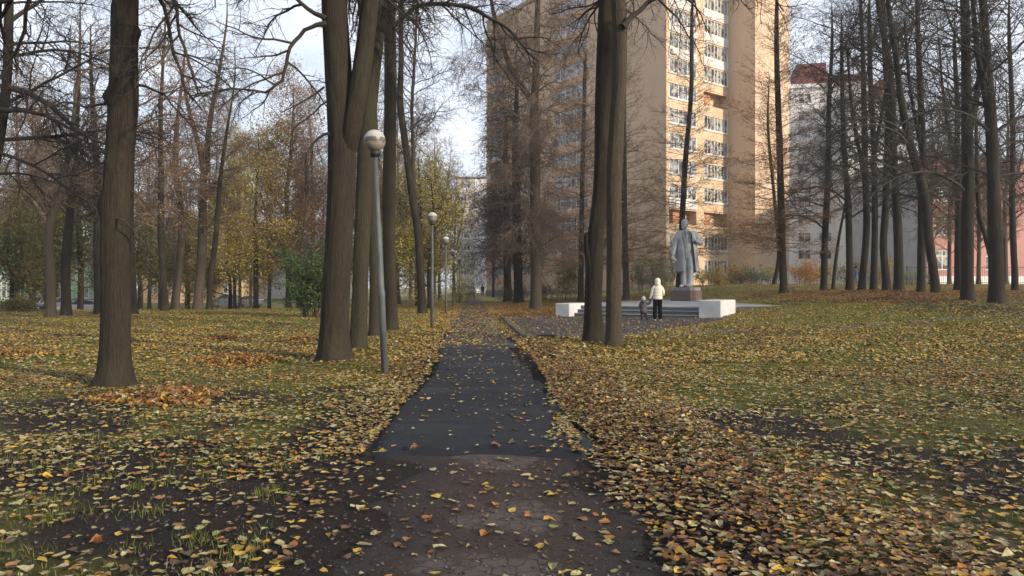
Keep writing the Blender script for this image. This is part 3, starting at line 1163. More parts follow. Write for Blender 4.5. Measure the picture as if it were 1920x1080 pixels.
cF = [(bF[0], d, bF[2] - 0.25, 0.20)] + px_path([(1151, 600, 31), (1151, 540, 29), (1151, 470, 29), (1151, 390, 29), (1153, 300, 31), (1158, 210, 29), (1162, 120, 28), (1161, 40, 27), (1158, -50, 27), (1160, -250, 24), (1175, -500, 18)], d) + [(2.8, d, 17.5, 0.05)]
SF = Skel()
crown_on(SF, cF, 7.8, P_LINDEN, r, 1.2, (2.2, 4.5), 0.05, (-15, 35))
limb(SF, px_path([(1168, 50, 15), (1180, 36, 11), (1200, 18, 10), (1222, 0, 9), (1250, -20, 8), (1300, -50, 7), (1370, -55, 6), (1430, -30, 4), (1470, 20, 3)], d - 0.2), P_LINDEN, r, 0, 0.25)
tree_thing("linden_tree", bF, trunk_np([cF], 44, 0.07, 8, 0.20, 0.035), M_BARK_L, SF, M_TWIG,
           "paler right stem of the close pair in front of the monument, moss at its foot")

SLIM = 1.0
# ---- left edge tree out of frame whose limbs reach in (stands just left of the picture)
r = random.Random(109)
d = 21.0
bL = (wx(-46, d), d, gz(wx(-46, d), d))
cL = [(bL[0], d, bL[2] - 0.25, 0.2)] + px_path([(-42, 500, 22), (-34, 420, 21), (-16, 330, 20), (2, 240, 18), (13, 150, 16), (16, 60, 16), (18, -60, 14), (25, -250, 8)], d)
SL = Skel()
crown_on(SL, cL, 4.0, P_MID, r, 1.8, (2.4, 5.2), 0.05, (-10, 40), bias=(0.0, 0.4))
limb(SL, px_path([(4, 165, 14), (40, 170, 12), (75, 185, 10), (110, 212, 9), (140, 240, 7), (175, 262, 5), (215, 275, 3)], d), P_MID, r, 0, 0.1)
limb(SL, px_path([(0, 205, 10), (50, 208, 8), (85, 216, 7), (115, 232, 6), (150, 250, 3)], d - 0.5), P_MID, r, 0, 0.1)
tree_thing("linden_tree", bL, trunk_np([cL], 20, 0.15, 9, 0.25, 0.03), M_BARK_D, SL, M_TWIG,
           "dark tree at the very left edge sending heavy limbs inward")

# ---- middle-distance trees on the left: (px,py,width) traces
LEFT = [
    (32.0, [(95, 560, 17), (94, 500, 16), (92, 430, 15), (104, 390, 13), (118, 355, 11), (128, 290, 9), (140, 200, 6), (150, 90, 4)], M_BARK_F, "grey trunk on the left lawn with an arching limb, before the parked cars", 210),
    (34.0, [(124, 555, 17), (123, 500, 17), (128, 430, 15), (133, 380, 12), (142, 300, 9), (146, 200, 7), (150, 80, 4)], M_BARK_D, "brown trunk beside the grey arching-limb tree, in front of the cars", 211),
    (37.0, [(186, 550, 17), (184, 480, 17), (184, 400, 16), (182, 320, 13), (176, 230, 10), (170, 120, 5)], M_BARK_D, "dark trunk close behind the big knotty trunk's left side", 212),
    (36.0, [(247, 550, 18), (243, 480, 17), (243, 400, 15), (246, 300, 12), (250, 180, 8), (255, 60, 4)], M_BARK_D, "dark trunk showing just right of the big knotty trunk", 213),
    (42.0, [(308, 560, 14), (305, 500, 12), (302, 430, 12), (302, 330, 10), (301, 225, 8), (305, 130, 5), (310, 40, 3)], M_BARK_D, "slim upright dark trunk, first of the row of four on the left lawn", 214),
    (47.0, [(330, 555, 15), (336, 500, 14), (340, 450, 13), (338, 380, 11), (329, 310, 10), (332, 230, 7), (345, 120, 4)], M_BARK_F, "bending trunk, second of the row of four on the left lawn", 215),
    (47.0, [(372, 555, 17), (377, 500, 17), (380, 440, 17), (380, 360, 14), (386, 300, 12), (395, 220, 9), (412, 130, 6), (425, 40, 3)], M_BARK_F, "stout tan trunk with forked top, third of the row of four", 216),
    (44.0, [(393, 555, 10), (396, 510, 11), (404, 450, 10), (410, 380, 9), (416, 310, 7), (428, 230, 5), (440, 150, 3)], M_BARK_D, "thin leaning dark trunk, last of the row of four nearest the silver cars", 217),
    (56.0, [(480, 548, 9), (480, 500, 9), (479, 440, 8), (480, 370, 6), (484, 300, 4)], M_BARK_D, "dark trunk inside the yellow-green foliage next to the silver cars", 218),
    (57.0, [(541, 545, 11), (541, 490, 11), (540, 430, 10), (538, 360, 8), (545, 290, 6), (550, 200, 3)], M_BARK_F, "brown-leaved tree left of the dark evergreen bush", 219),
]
for (d, tr, bark, lab, sd) in LEFT:
    r = random.Random(sd)
    x0 = wx(tr[0][0] - (tr[1][0] - tr[0][0]) * 0.4, d)
    b = (x0, d, gz(x0, d))
    c = [(x0, d, b[2] - 0.25, tr[0][2] * 0.6 / F * d)] + px_path(tr, d)
    c.append((c[-1][0], d, c[-1][2] + 2.0, 0.02))
    S = Skel()
    lv = None
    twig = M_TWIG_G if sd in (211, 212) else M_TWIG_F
    zmin = 4.2 if d < 50 else 2.2
    if sd == 218:
        crown_on(S, c, 1.9, P_FAR, r, 2.6, (2.8, 4.6), 0.04, (-5, 30))
        lv = (0.13, M_LEAF_VY, 0.40, 19000)
    elif sd == 219:
        crown_on(S, c, 2.6, P_FAR, r, 2.4, (3.0, 5.2), 0.05, (5, 45))
        lv = (0.11, M_LEAF_RB, 0.40, 22000)
    else:
        crown_on(S, c, zmin, P_MID, r, 2.1, (2.2, 4.6), 0.045, (-5, 50))
    if sd in (213, 214, 215):
        lv = (0.10, M_LEAF_RB, 0.18, 1500)
    if sd == 210:
        limb(S, px_path([(94, 440, 10), (90, 424, 9), (76, 396, 8), (58, 372, 7), (34, 358, 6), (0, 355, 5), (-40, 366, 3)], d), P_MID, r, 0, 0.2)
    paths = [c]
    if sd == 216:
        f = px_path([(384, 330, 11), (372, 270, 9), (355, 210, 7), (340, 130, 4)], d)
        paths.append(f)
        crown_on(S, f, 8, P_MID, r, 1.5, (1.5, 3), 0.04, (10, 55))
    if sd == 219:
        f = px_path([(541, 470, 7), (520, 430, 6), (500, 400, 5), (488, 360, 3)], d)
        g_ = px_path([(543, 470, 7), (556, 430, 6), (572, 400, 5), (578, 340, 3)], d)
        paths += [f, g_]
    tree_thing("lawn_tree", b, trunk_np(paths, 14, 0.25, sd, 0.28, 0.03), bark, S, twig, lab, leaves=lv)

# olive-leaved undergrowth trees behind the left cars
for (px, d, h, mat_, lab, sd) in [(85, 56, 7.5, M_LEAF_OL, "olive tree over the red car between two left trunks", 36), (20, 52, 8.0, M_LEAF_OL, "olive-green leafy tree hanging over the dark car at the left edge", 31),
                                 (150, 50, 9.5, M_LEAF_OL, "dense olive-brown tree above the white car on the left", 32),
                                 (262, 58, 7.5, M_LEAF_OL, "low olive tree right behind the big knotty trunk", 33),
                                 (430, 66, 9.0, M_LEAF_VY, "yellow tree behind the thin leaning trunk and silver cars", 34),
                                 (352, 74, 9.5, M_LEAF_YB, "tan-leaved tree glowing between the row of four trunks", 35)]:
    r = random.Random(sd)
    x0 = wx(px, d)
    b = (x0, d, gz(x0, d))
    c = [(x0, d, b[2] - 0.2, 0.2), (x0 + 0.1, d, b[2] + 2.5, 0.15), (x0 - 0.2, d, b[2] + h * 0.6, 0.10), (x0, d, b[2] + h, 0.02)]
    S = Skel()
    crown_on(S, c, b[2] + 1.4, P_FAR, r, 2.3, (2.5, 4.2), 0.045, (0, 35))
    tree_thing("leafy_tree", b, trunk_np([c], 10, 0.4, sd, 0.25, 0.03), M_BARK_D, S, M_TWIG, lab, leaves=(0.13, mat_, 0.45, 13000))

# yellow-green trees along the left of the path further on
for (px, d, h, cnt, mat_, lab, sd) in [(826, 46, 8.2, 12000, M_LEAF_VY, "bright yellow-green tree beside the third lamp post", 41),
                                 (800, 52, 10.5, 13000, M_LEAF_YG, "taller yellow-green tree behind the leaning trunk", 42),
                                 (762, 57, 9.0, 10000, M_LEAF_OL, "olive foliage tree seen between the clump and the leaning trunk", 43),
                                 (836, 78, 12.5, 3500, M_LEAF_YB, "thin-leaved tree far down the left side of the path", 44),
                                 (690, 60, 9.5, 8000, M_LEAF_YB, "yellow-brown tree glimpsed behind the trunk clump", 45)]:
    r = random.Random(sd)
    x0 = wx(px, d) - 0.6
    b = (x0, d, gz(x0, d))
    c = [(x0, d, b[2] - 0.2, 0.2), (x0 - 0.1, d, b[2] + 2.5, 0.15), (x0 + 0.2, d, b[2] + h * 0.6, 0.10), (x0, d, b[2] + h, 0.02)]
    S = Skel()
    crown_on(S, c, b[2] + 0.8, P_FAR, r, 2.2, (1.7, 3.1), 0.04, (5, 50))
    tree_thing("leafy_tree", b, trunk_np([c], 10, 0.4, sd, 0.25, 0.03), M_BARK_D, S, M_TWIG, lab, leaves=(0.11, mat_, 0.38, int(cnt * 0.8)))

# ---- right of the path, drooping lindens
RIGHTP = [
    (46.0, [(1005, 548, 21), (1004, 480, 20), (1004, 400, 20), (1003, 320, 19), (1001, 240, 18), (1003, 170, 15), (1006, 100, 13), (1008, 20, 10), (1012, -60, 6)],
     [[(1000, 190, 14), (980, 165, 11), (955, 120, 10), (935, 60, 9), (922, 5, 7), (915, -60, 5)]], "crooked forked linden right of the path before the tower's left end", 61, 1.7),
    (58.0, [(972, 545, 18), (970, 470, 17), (968, 380, 15), (966, 290, 12), (968, 200, 9), (970, 130, 5)], [], "dark drooping tree at the far right side of the path", 62, 2.3),
    (66.0, [(952, 540, 15), (950, 470, 14), (950, 380, 12), (948, 290, 9), (950, 220, 5)], [], "dense dark tree deepest in the row right of the path", 63, 2.3),
]
PD = dict(P_MID, up0=(0.03, -0.08, -0.08, -0.05, 0), up1=(-0.22, -0.16, -0.05, 0.0, 0), rmin=0.0065)
for (d, tr, forks, lab, sd, dens) in RIGHTP:
    r = random.Random(sd)
    x0 = wx(tr[0][0], d)
    b = (x0, d, gz(x0, d))
    c = [(x0, d, b[2] - 0.25, tr[0][2] * 0.6 / F * d)] + px_path(tr, d)
    S = Skel()
    crown_on(S, c, 2.8, PD, r, dens * (1.5 if sd == 61 else 2.2), (2.8, 5.8 if sd == 61 else 5.2), 0.045, (0, 45), taper=sd != 61)
    paths = [c]
    for f in forks:
        f = px_path(f, d)
        paths.append(f)
        crown_on(S, f, 5, PD, r, 1.4, (1.5, 3), 0.04, (0, 55))
    tree_thing("drooping_tree", b, trunk_np(paths, 16, 0.2, sd, 0.25, 0.03), M_BARK_L if sd == 61 else M_BARK_D, S, M_TWIG_F if sd == 61 else M_TWIG, lab,
               leaves=(0.10, M_LEAF_DK, 0.15, 2600 if sd > 61 else 900))

# ---- larches round the monument
for (px, d, wd, h, tr, lab, sd, ln) in [
    (1273, 54, 12, 23.5, [(1276, 480, 11), (1284, 320, 10), (1296, 170, 8), (1297, 60, 7)], "bare larch rising directly behind the statue", 71, 3.6),
    (1469, 46, 14, 21.5, [(1467, 480, 13), (1462, 290, 12), (1457, 130, 10), (1456, 40, 8)], "tall larch with upswept boughs at the tower's right corner", 72, 4.2),
    (1174, 55, 12, 22.0, [(1172, 460, 11), (1170, 300, 10), (1170, 150, 8), (1172, 40, 7)], "larch just right of the close pair of trunks, over the shrubs", 73, 3.6),
    (1089, 54, 11, 18.5, [(1090, 460, 10), (1092, 333, 9), (1095, 200, 7), (1097, 130, 6)], "slimmer larch left of the close pair of trunks", 74, 4.3),
    (1452, 60, 8, 17.0, [(1460, 470, 7), (1450, 350, 6), (1440, 240, 5)], "thin second larch stem behind the tall corner larch", 75, 2.6)]:
    r = random.Random(sd)
    x0 = wx(px, d)
    b = (x0, d, gz(x0, d))
    c = [(x0, d, b[2] - 0.25, wd * 0.62 / F * d)] + px_path([(px, 530, wd)] + tr, d)
    top = c[-1]
    c.append((top[0] + 0.1, d, max(b[2] + h, top[2] + 1.5), 0.02))
    S = Skel()
    z = b[2] + 2.6
    A = smooth_path(c, 0.25)
    while z < b[2] + h - 0.4:
        i = int(np.argmin(np.abs(A[:, 2] - z)))
        t = (z - b[2]) / h
        for _ in range(2 if r.random() < 0.7 else 3):
            az = r.uniform(0, 2 * math.pi)
            e = R(2 + 48 * t + r.uniform(-9, 9))
            L = 1.3 * ln * (1 - t) ** 0.75 * r.uniform(0.55, 1.15) + 0.3
            dv = Vector((math.cos(az) * math.cos(e), math.sin(az) * math.cos(e), math.sin(e)))
            grow(S, A[i][:3], dv, L, 0.026 * (1 - 0.5 * t), 0, P_LARCH, r)
        z += r.uniform(0.15, 0.30)
    tree_thing("larch_tree", b, trunk_np([c], 14, 0.25, sd, 0.22, 0.03), M_BARK_D if sd != 73 else M_BARK_F, S, M_TWIG_L, lab, leaves=(0.075, M_LEAF_LN, 0.12, 4500), sides=(5, 3, 3, 3))

# ---- the grove on the right
GROVE = [
    (48, [(1545, 520, 12), (1547, 440, 12), (1551, 360, 11), (1553, 270, 10), (1555, 180, 8), (1560, 90, 6)], "leftmost upright trunk of the dark grove", 81),
    (50, [(1563, 525, 6), (1568, 480, 6), (1574, 440, 5), (1585, 380, 4), (1592, 330, 3)], "thin sapling leaning right, between the grove's first trunks", 82),
    (46, [(1593, 520, 13), (1592, 460, 12), (1590, 380, 12), (1583, 290, 10), (1580, 200, 8), (1578, 100, 6)], "trunk behind the blue-clad passer-by, left of the gap", 83),
    (45, [(1617, 520, 13), (1623, 460, 12), (1625, 400, 12), (1622, 320, 11), (1620, 200, 10), (1618, 100, 8), (1614, 20, 6)], "slightly bowed trunk, third thick one of the grove", 84),
    (43, [(1638, 520, 12), (1640, 450, 11), (1640, 370, 11), (1638, 270, 10), (1633, 170, 9), (1630, 60, 8)], "paler slim trunk between two darker bowed ones", 85),
    (42, [(1661, 520, 14), (1656, 460, 13), (1660, 400, 13), (1663, 300, 12), (1666, 200, 12), (1660, 100, 11), (1655, 0, 9)], "trunk with a bulging foot left of the white wall gap", 86),
    (40, [(1685, 515, 17), (1684, 450, 16), (1680, 370, 14), (1675, 290, 14), (1673, 200, 13), (1668, 120, 11), (1650, 30, 9), (1640, -60, 7)], "thick trunk standing before the white building's edge", 87),
    (37, [(1727, 520, 14), (1728, 440, 14), (1729, 350, 13), (1730, 270, 12), (1726, 180, 11), (1722, 80, 9), (1720, 0, 7)], "straight stem just left of the strongly leaning one", 88),
    (36, [(1752, 520, 16), (1742, 450, 16), (1735, 380, 17), (1722, 320, 16), (1704, 260, 14), (1690, 190, 12), (1680, 110, 10), (1665, 0, 8)], "strongly leaning trunk crossing left as it rises", 89),
    (47, [(1795, 515, 11), (1796, 450, 11), (1796, 380, 11), (1794, 300, 10), (1795, 200, 9), (1790, 100, 7)], "narrow trunk before the pink wall, left of the two thickest", 90),
    (31, [(1814, 520, 22), (1814, 440, 22), (1815, 350, 21), (1813, 250, 19), (1812, 150, 17), (1810, 50, 16), (1808, -60, 13)], "very thick straight trunk before the pink building", 91),
    (29.5, [(1868, 520, 25), (1866, 440, 24), (1863, 350, 21), (1860, 270, 20), (1856, 200, 19), (1850, 110, 16), (1845, 30, 14), (1840, -60, 12)], "thickest rightmost foreground trunk with scarred bark", 92),
    (45, [(1902, 500, 11), (1899, 430, 11), (1898, 350, 10), (1899, 260, 9), (1896, 160, 8), (1892, 60, 6)], "slim trunk near the right edge before the black fence", 93),
    (41, [(1862, 500, 10), (1850, 450, 9), (1836, 400, 8), (1832, 320, 7), (1830, 230, 5)], "slender stem curving left of the scarred rightmost trunk", 94),
    (38, [(1740, 420, 6), (1752, 380, 8), (1765, 330, 7), (1780, 270, 6), (1790, 190, 5)], None, 95),
]
PG = dict(P_MID, up0=(0.07, 0.0, -0.02, 0.0, 0.0), up1=(-0.10, -0.06, 0.03, 0.03, 0.0), jit=(0.11, 0.2, 0.3, 0.3, 0.3), kids=(2.0, 3.6, 4.0, 0), rmin=0.0056)
prev_g = None
for (d, tr, lab, sd) in GROVE:
    if lab is None:
        continue
    r = random.Random(sd)
    x0 = wx(tr[0][0] - (tr[1][0] - tr[0][0]) * 0.35, d)
    b = (x0, d, gz(x0, d))
    c = [(x0, d, b[2] - 0.25, tr[0][2] * 0.6 / F * d)] + px_path(tr, d)
    top = c[-1]
    if sd not in (82, 94):
        c.append((top[0], d, max(top[2] + 2.5, 17.5), 0.03))
    S = Skel()
    crown_on(S, c, 4.6, PG, r, 1.0, (2.4, 4.6), 0.045, (0, 50))
    crown_on(S, c, 7.6, dict(PG, kids=(2.2, 3.8, 4.2, 0)), r, 1.35, (2.4, 5.2), 0.045, (0, 60), taper=False)
    paths = [c]
    if sd in (84, 85, 88, 90, 92, 91):
        i = int(len(tr) * 0.55)
        q = tr[i]
        s_ = 1 if sd % 2 else -1
        f = px_path([(q[0], q[1] + 20, q[2] * 0.75), (q[0] + s_ * 10, q[1] - 30, q[2] * 0.6), (q[0] + s_ * 24, q[1] - 110, q[2] * 0.5), (q[0] + s_ * 34, q[1] - 230, q[2] * 0.35)], d)
        paths.append(f)
        crown_on(S, f, 5, PG, r, 1.5, (1.5, 3), 0.04, (10, 60))
    for k in range(2):
        A = smooth_path(c, 0.3)
        zz = r.uniform(5, 8.5)
        i = int(np.argmin(np.abs(A[:, 2] - zz)))
        s_ = r.choice((-1, 1))
        p = A[i]
        if sd != 82:
            limb(S, [(p[0], p[1], p[2], 0.07), (p[0] + s_ * 0.9, p[1] - 0.3, p[2] + 0.6, 0.06), (p[0] + s_ * 2.2, p[1] - 0.5, p[2] + 0.9, 0.045), (p[0] + s_ * 3.6, p[1] - 0.6, p[2] + 0.5, 0.03), (p[0] + s_ * 4.6, p[1] - 0.8, p[2] - 0.3, 0.012)], PG, r, 0, 0.25)
    tree_thing("grove_tree", b, trunk_np(paths, 18, 0.2, sd, 0.25, 0.03), M_BARK_D, S, M_TWIG_G, lab, leaves=(0.09, M_LEAF_DK if sd % 2 else M_LEAF_OL, 0.2, 350))

# ---- background trees: a few originals, then copies
def bg_tree(name, h, bark, twig, label, group, sd, lean=0.4, P=P_FAR, zmin=3.0, leaves=None, L=(2.5, 4.8), per_m=2.4, elev=(15, 60), rb=0.07, r0=0.22):
    r = random.Random(sd)
    c = [(0, 0, -0.3, r0 * 1.3), (0, 0, 1.5, r0), (r.uniform(-lean, lean) * 0.4, 0, h * 0.35, r0 * 0.8), (r.uniform(-lean, lean), r.uniform(-lean, lean), h * 0.7, r0 * 0.45), (r.uniform(-lean, lean), 0, h, 0.02)]
    S = Skel()
    crown_on(S, c, zmin, P, r, per_m, L, rb, elev)
    paths = [c]
    f = [(c[2][0], 0, h * 0.35, r0 * 0.6), (c[2][0] + 0.8, 0.3, h * 0.5, r0 * 0.45), (c[2][0] + 1.7, 0.5, h * 0.75, r0 * 0.25), (c[2][0] + 2.0, 0.5, h * 0.93, 0.02)]
    paths.append(f)
    crown_on(S, f, h * 0.45, P, r, per_m, (L[0] * 0.7, L[1] * 0.7), rb * 0.7, elev)
    return tree_thing(name, (0, 0, 0), trunk_np(paths, 10, 0.5, sd, 0.25, 0.03), bark, S, twig, label, group=group, leaves=leaves)


GL = "bare trees massed behind the left lawn"
LL = "bare twiggy tree in the distant mass behind the left lawn"
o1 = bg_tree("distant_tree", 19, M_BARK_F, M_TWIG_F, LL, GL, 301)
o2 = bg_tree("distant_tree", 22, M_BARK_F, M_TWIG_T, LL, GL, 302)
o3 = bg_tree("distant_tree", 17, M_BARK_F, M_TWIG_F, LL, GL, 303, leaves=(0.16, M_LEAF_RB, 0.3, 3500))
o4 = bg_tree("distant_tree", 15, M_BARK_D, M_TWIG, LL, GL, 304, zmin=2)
protos = [o1, o2, o3, o4]
spots = [(-20, 62, 0), (60, 70, 1), (105, 78, 2), (150, 62, 0), (205, 70, 1), (262, 82, 2), (300, 68, 1), (350, 86, 0), (392, 74, 1), (440, 80, 1), (505, 76, 2), (560, 72, 2), (600, 84, 2),
         (650, 74, 0), (720, 80, 2), (770, 88, 0), (30, 90, 3), (180, 92, 3), (330, 98, 3), (470, 98, 0), (560, 100, 1), (805, 96, 0), (-60, 80, 1), (120, 100, 0), (30, 66, 1), (85, 84, 0), (280, 92, 1), (450, 92, 1), (585, 66, 2), (640, 90, 2), (700, 66, 2), (745, 72, 1), (815, 84, 1)]
used = set()
rr_ = random.Random(77)
for (px, d, k) in spots:
    x = wx(px, d)
    loc = (x, d, gz(x, d))
    s = rr_.uniform(0.82, 1.12)
    if px >= 640 and px < 780:
        lab = "bare tree in the gap behind the trunk clump left of the path"
        grp = "bare trees behind the trunk clump"
    else:
        lab, grp = LL, GL
    if k not in used:
        used.add(k)
        protos[k].location = loc
        protos[k].rotation_euler = (0, 0, rr_.uniform(0, 6.28))
        protos[k]["label"] = lab
        protos[k]["group"] = grp
    else:
        copy_tree(protos[k], loc, rr_.uniform(0, 6.28), s, lab, grp)
# behind the path's far end and the right grove
for (px, d, k, s, lab, grp) in [
    (852, 105, 0, 0.95, "bare tree at the far end of the path by the cream flats", None),
    (925, 96, 3, 0.8, "dark bare tree at the left corner of the brick tower", None)]:
    x = wx(px, d)
    t = copy_tree(protos[k], (x, d, gz(x, d)), rr_.uniform(0, 6.28), s, lab)
    if "group" in t:
        del t["group"]
for (px, d, k) in [(1745, 60, 0), (1780, 66, 1), (1835, 60, 0), (1885, 62, 0)]:
    x = wx(px, d)
    copy_tree(protos[k], (x, d, gz(x, d)), rr_.uniform(0, 6.28), rr_.uniform(0.75, 0.95), "bare tree standing deeper behind the front rank of the right grove", "bare trees behind the right grove")


# ---- shrubs
def shrub(name, px, d, w, h, mat_, cnt, label, sd, size=0.09, twig=M_TWIG_F, stems=12, py=None, cat="shrub", group=None, spread=0.16):
    r = random.Random(sd)
    x = wx(px, d)
    z = gz(x, d)
    S = Skel()
    P = dict(P_FAR, kids=(2.4, 3.0, 0, 0), max=2, lmax=(6, 1.0, 0.5, 0.3, 0.2), lmin=(0.5, 0.3, 0.2, 0.1, 0.1), up0=(0.0,) * 5, up1=(0.02,) * 5, rmin=0.006, jit=(0.14, 0.25, 0.3, 0.3, 0.3))
    stem = Skel()
    for k in range(stems):
        a = r.uniform(0, 2 * math.pi)
        q = r.random() ** 0.5 * w * 0.32
        p = Vector((x + math.cos(a) * q, d + math.sin(a) * q * 0.6, z - 0.1))
        dv = Vector((math.cos(a) * 0.5 * w / h * r.random(), math.sin(a) * 0.3, 1)).normalized()
        grow(S, p, dv, h * r.uniform(0.7, 1.05), 0.022, 0, P, r)
    root = thing(name, (x, d, z), label, cat, 0, group)
    b = np.array((x, d, z))
    S.lines = [([tuple(np.array(q) - b) for q in pts], rad, lev) for pts, rad, lev in S.lines]
    obj("branches", S.mesh("branches", twig, (5, 3, 3, 3)), root)
    tips = [np.array(t[0]) - b for t in S.tips]
    obj("leaves", leaf_cloud("leaves", tips, size, mat_, r, spread, cnt), root)
    return root


shrub("shrub", 1056, 57, 3.2, 3.6, M_LEAF_YG, 5200, "yellow-green bush at the foot of the tower, left of the close pair", 401)
shrub("shrub", 1205, 60, 3.6, 3.0, M_LEAF_GG, 5200, "grey-green loose bush behind the walking pair", 402)
shrub("shrub", 1248, 61, 2.8, 2.9, M_LEAF_GG, 4200, "grey-green bush next to the statue's lowered hand", 403)
shrub("shrub", 1325, 63, 2.3, 1.7, M_LEAF_YG, 2600, "low yellow-green bush just right of the plinth", 404)
shrub("shrub", 1362, 63, 2.4, 1.7, M_LEAF_YB, 3000, "low golden bush under the ground-floor balcony window", 405)
shrub("shrub", 1418, 62, 2.6, 1.6, M_LEAF_GG, 2300, "low thin greenish bush left of the corner larch", 406)
shrub("shrub", 1448, 65, 1.8, 1.8, M_LEAF_YG, 1800, "small bush in front of the whitewashed wall patch", 407)
shrub("shrub", 1502, 60, 2.2, 1.9, M_LEAF_OR, 2400, "orange-red bush right of the tower corner", 408)
shrub("shrub", 1533, 62, 2.6, 1.7, M_LEAF_YG, 2400, "yellow-green bush beside the orange one", 409)
shrub("shrub", 1668, 62, 1.4, 3.4, M_LEAF_YG, 500, "sparse yellow sapling glimpsed between the grove trunks", 410, stems=1)
shrub("evergreen_bush", 588, 33, 1.5, 3.1, M_LEAF_EV, 12000, "dark evergreen bush left of the broadest trunk", 411, size=0.085, twig=M_TWIG, stems=22, spread=0.12)
shrub("shrub", 957, 62, 2.6, 1.8, M_LEAF_DK, 1200, "low dark bush under the drooping trees", 413, twig=M_TWIG)
shrub("shrub", 1030, 60, 2.6, 1.3, M_LEAF_GG, 1500, "small green bush by the tower's plinth, right of the forked linden", 414)
shrub("shrub", 30, 41, 2.0, 0.8, M_LEAF_OL, 1800, "low brown undergrowth before the dark car", 415, stems=26)
shrub("shrub", 215, 43, 2.6, 0.9, M_LEAF_DK, 1500, "heap of reddish undergrowth left behind the knotty trunk", 416)
shrub("shrub", 865, 66, 1.6, 1.8, M_LEAF_YG, 1700, "small bright bush beside the farthest lamp posts", 417)
shrub("shrub", 1600, 70, 3.2, 2.0, M_LEAF_OL, 2600, "olive bush low behind the grove, right of the yellow-green one", 419)
shrub("shrub", 1640, 74, 3.0, 2.4, M_LEAF_YB, 2200, "tan bush low behind the grove in front of the white high-rise", 420)
shrub("shrub", 1715, 58, 2.2, 1.3, M_LEAF_GG, 1200, "small grey-green bush by the left end of the iron fence", 421)
shrub("shrub", 1385, 64, 1.0, 1.5, M_LEAF_DK, 1300, "withered dark brown bush among the golden ones", 418, twig=M_TWIG, stems=8)

# ------------------------------------------------------------------ buildings
M_GLASS = None


def glass_mat():
    m, nt, b = new_mat("window_glass")
    v = coords(nt, which="Object")
    oi = nt.nodes.new("ShaderNodeObjectInfo")
    nt_add = nt.nodes.new("ShaderNodeVectorMath")
    nt.links.new(v, nt_add.inputs[0])
    cx = nt.nodes.new("ShaderNodeCombineXYZ")
    mu = nt.nodes.new("ShaderNodeMath")
    mu.operation = 'MULTIPLY'
    mu.inputs[1].default_value = 57.0
    nt.links.new(oi.outputs["Random"], mu.inputs[0])
    nt.links.new(mu.outputs[0], cx.inputs[0])
    nt.links.new(cx.outputs[0], nt_add.inputs[1])
    n = noise(nt, nt_add.outputs[0], 1.3, 2)
    # curtains and dim rooms behind the panes
    col = ramp(nt, n, [(0.35, (0.03, 0.03, 0.03)), (0.46, (0.10, 0.095, 0.09)), (0.54, (0.42, 0.41, 0.38)), (0.68, (0.08, 0.08, 0.08))])
    nt.links.new(col, b.inputs["Base Color"])
    b.inputs["Roughness"].default_value = 0.06
    b.inputs["Specular IOR Level"].default_value = 0.7
    b.inputs["Coat Weight"].default_value = 0.3
    b.inputs["Coat Roughness"].default_value = 0.03
    return m


M_GLASS = glass_mat()
M_WHITE = simple("white_frame_paint", (0.74, 0.74, 0.72), (0.62, 0.62, 0.60), 2, 0.5)
M_DARKIN = simple("dark_interior", (0.03, 0.028, 0.026), None, 2, 0.9)


def brick_mat(name, c1, c2, mortar, big=(0.85, 1.0), sc=6.0):
    m, nt, b = new_mat(name)
    tc = nt.nodes.new("ShaderNodeTexCoord")
    br = nt.nodes.new("ShaderNodeTexBrick")
    br.inputs["Color1"].default_value = (*c1, 1)
    br.inputs["Color2"].default_value = (*c2, 1)
    br.inputs["Mortar"].default_value = (*mortar, 1)
    br.inputs["Scale"].default_value = 1.0
    br.inputs["Mortar Size"].default_value = 0.010
    br.inputs["Brick Width"].default_value = 0.26
    br.inputs["Row Height"].default_value = 0.085
    uv = nt.nodes.new("ShaderNodeUVMap")
    nt.links.new(uv.outputs[0], br.inputs["Vector"])
    v = coords(nt, (1, 1, 1))
    n = noise(nt, v, 0.22, 5, 0.6)
    st = noise(nt, coords(nt, (1, 1, 0.12)), 0.9, 4)
    col = mix(nt, ramp(nt, n, [(0.3, (0.30,) * 3), (0.7, (0, 0, 0))]), br.outputs[0], tuple(x * 0.62 for x in c1))
    col = mix(nt, ramp(nt, st, [(0.5, (0, 0, 0)), (0.75, (0.35,) * 3)]), col, tuple(min(1, x * 1.25) for x in c1))
    nt.links.new(col, b.inputs["Base Color"])
    b.inputs["Roughness"].default_value = 0.9
    return m


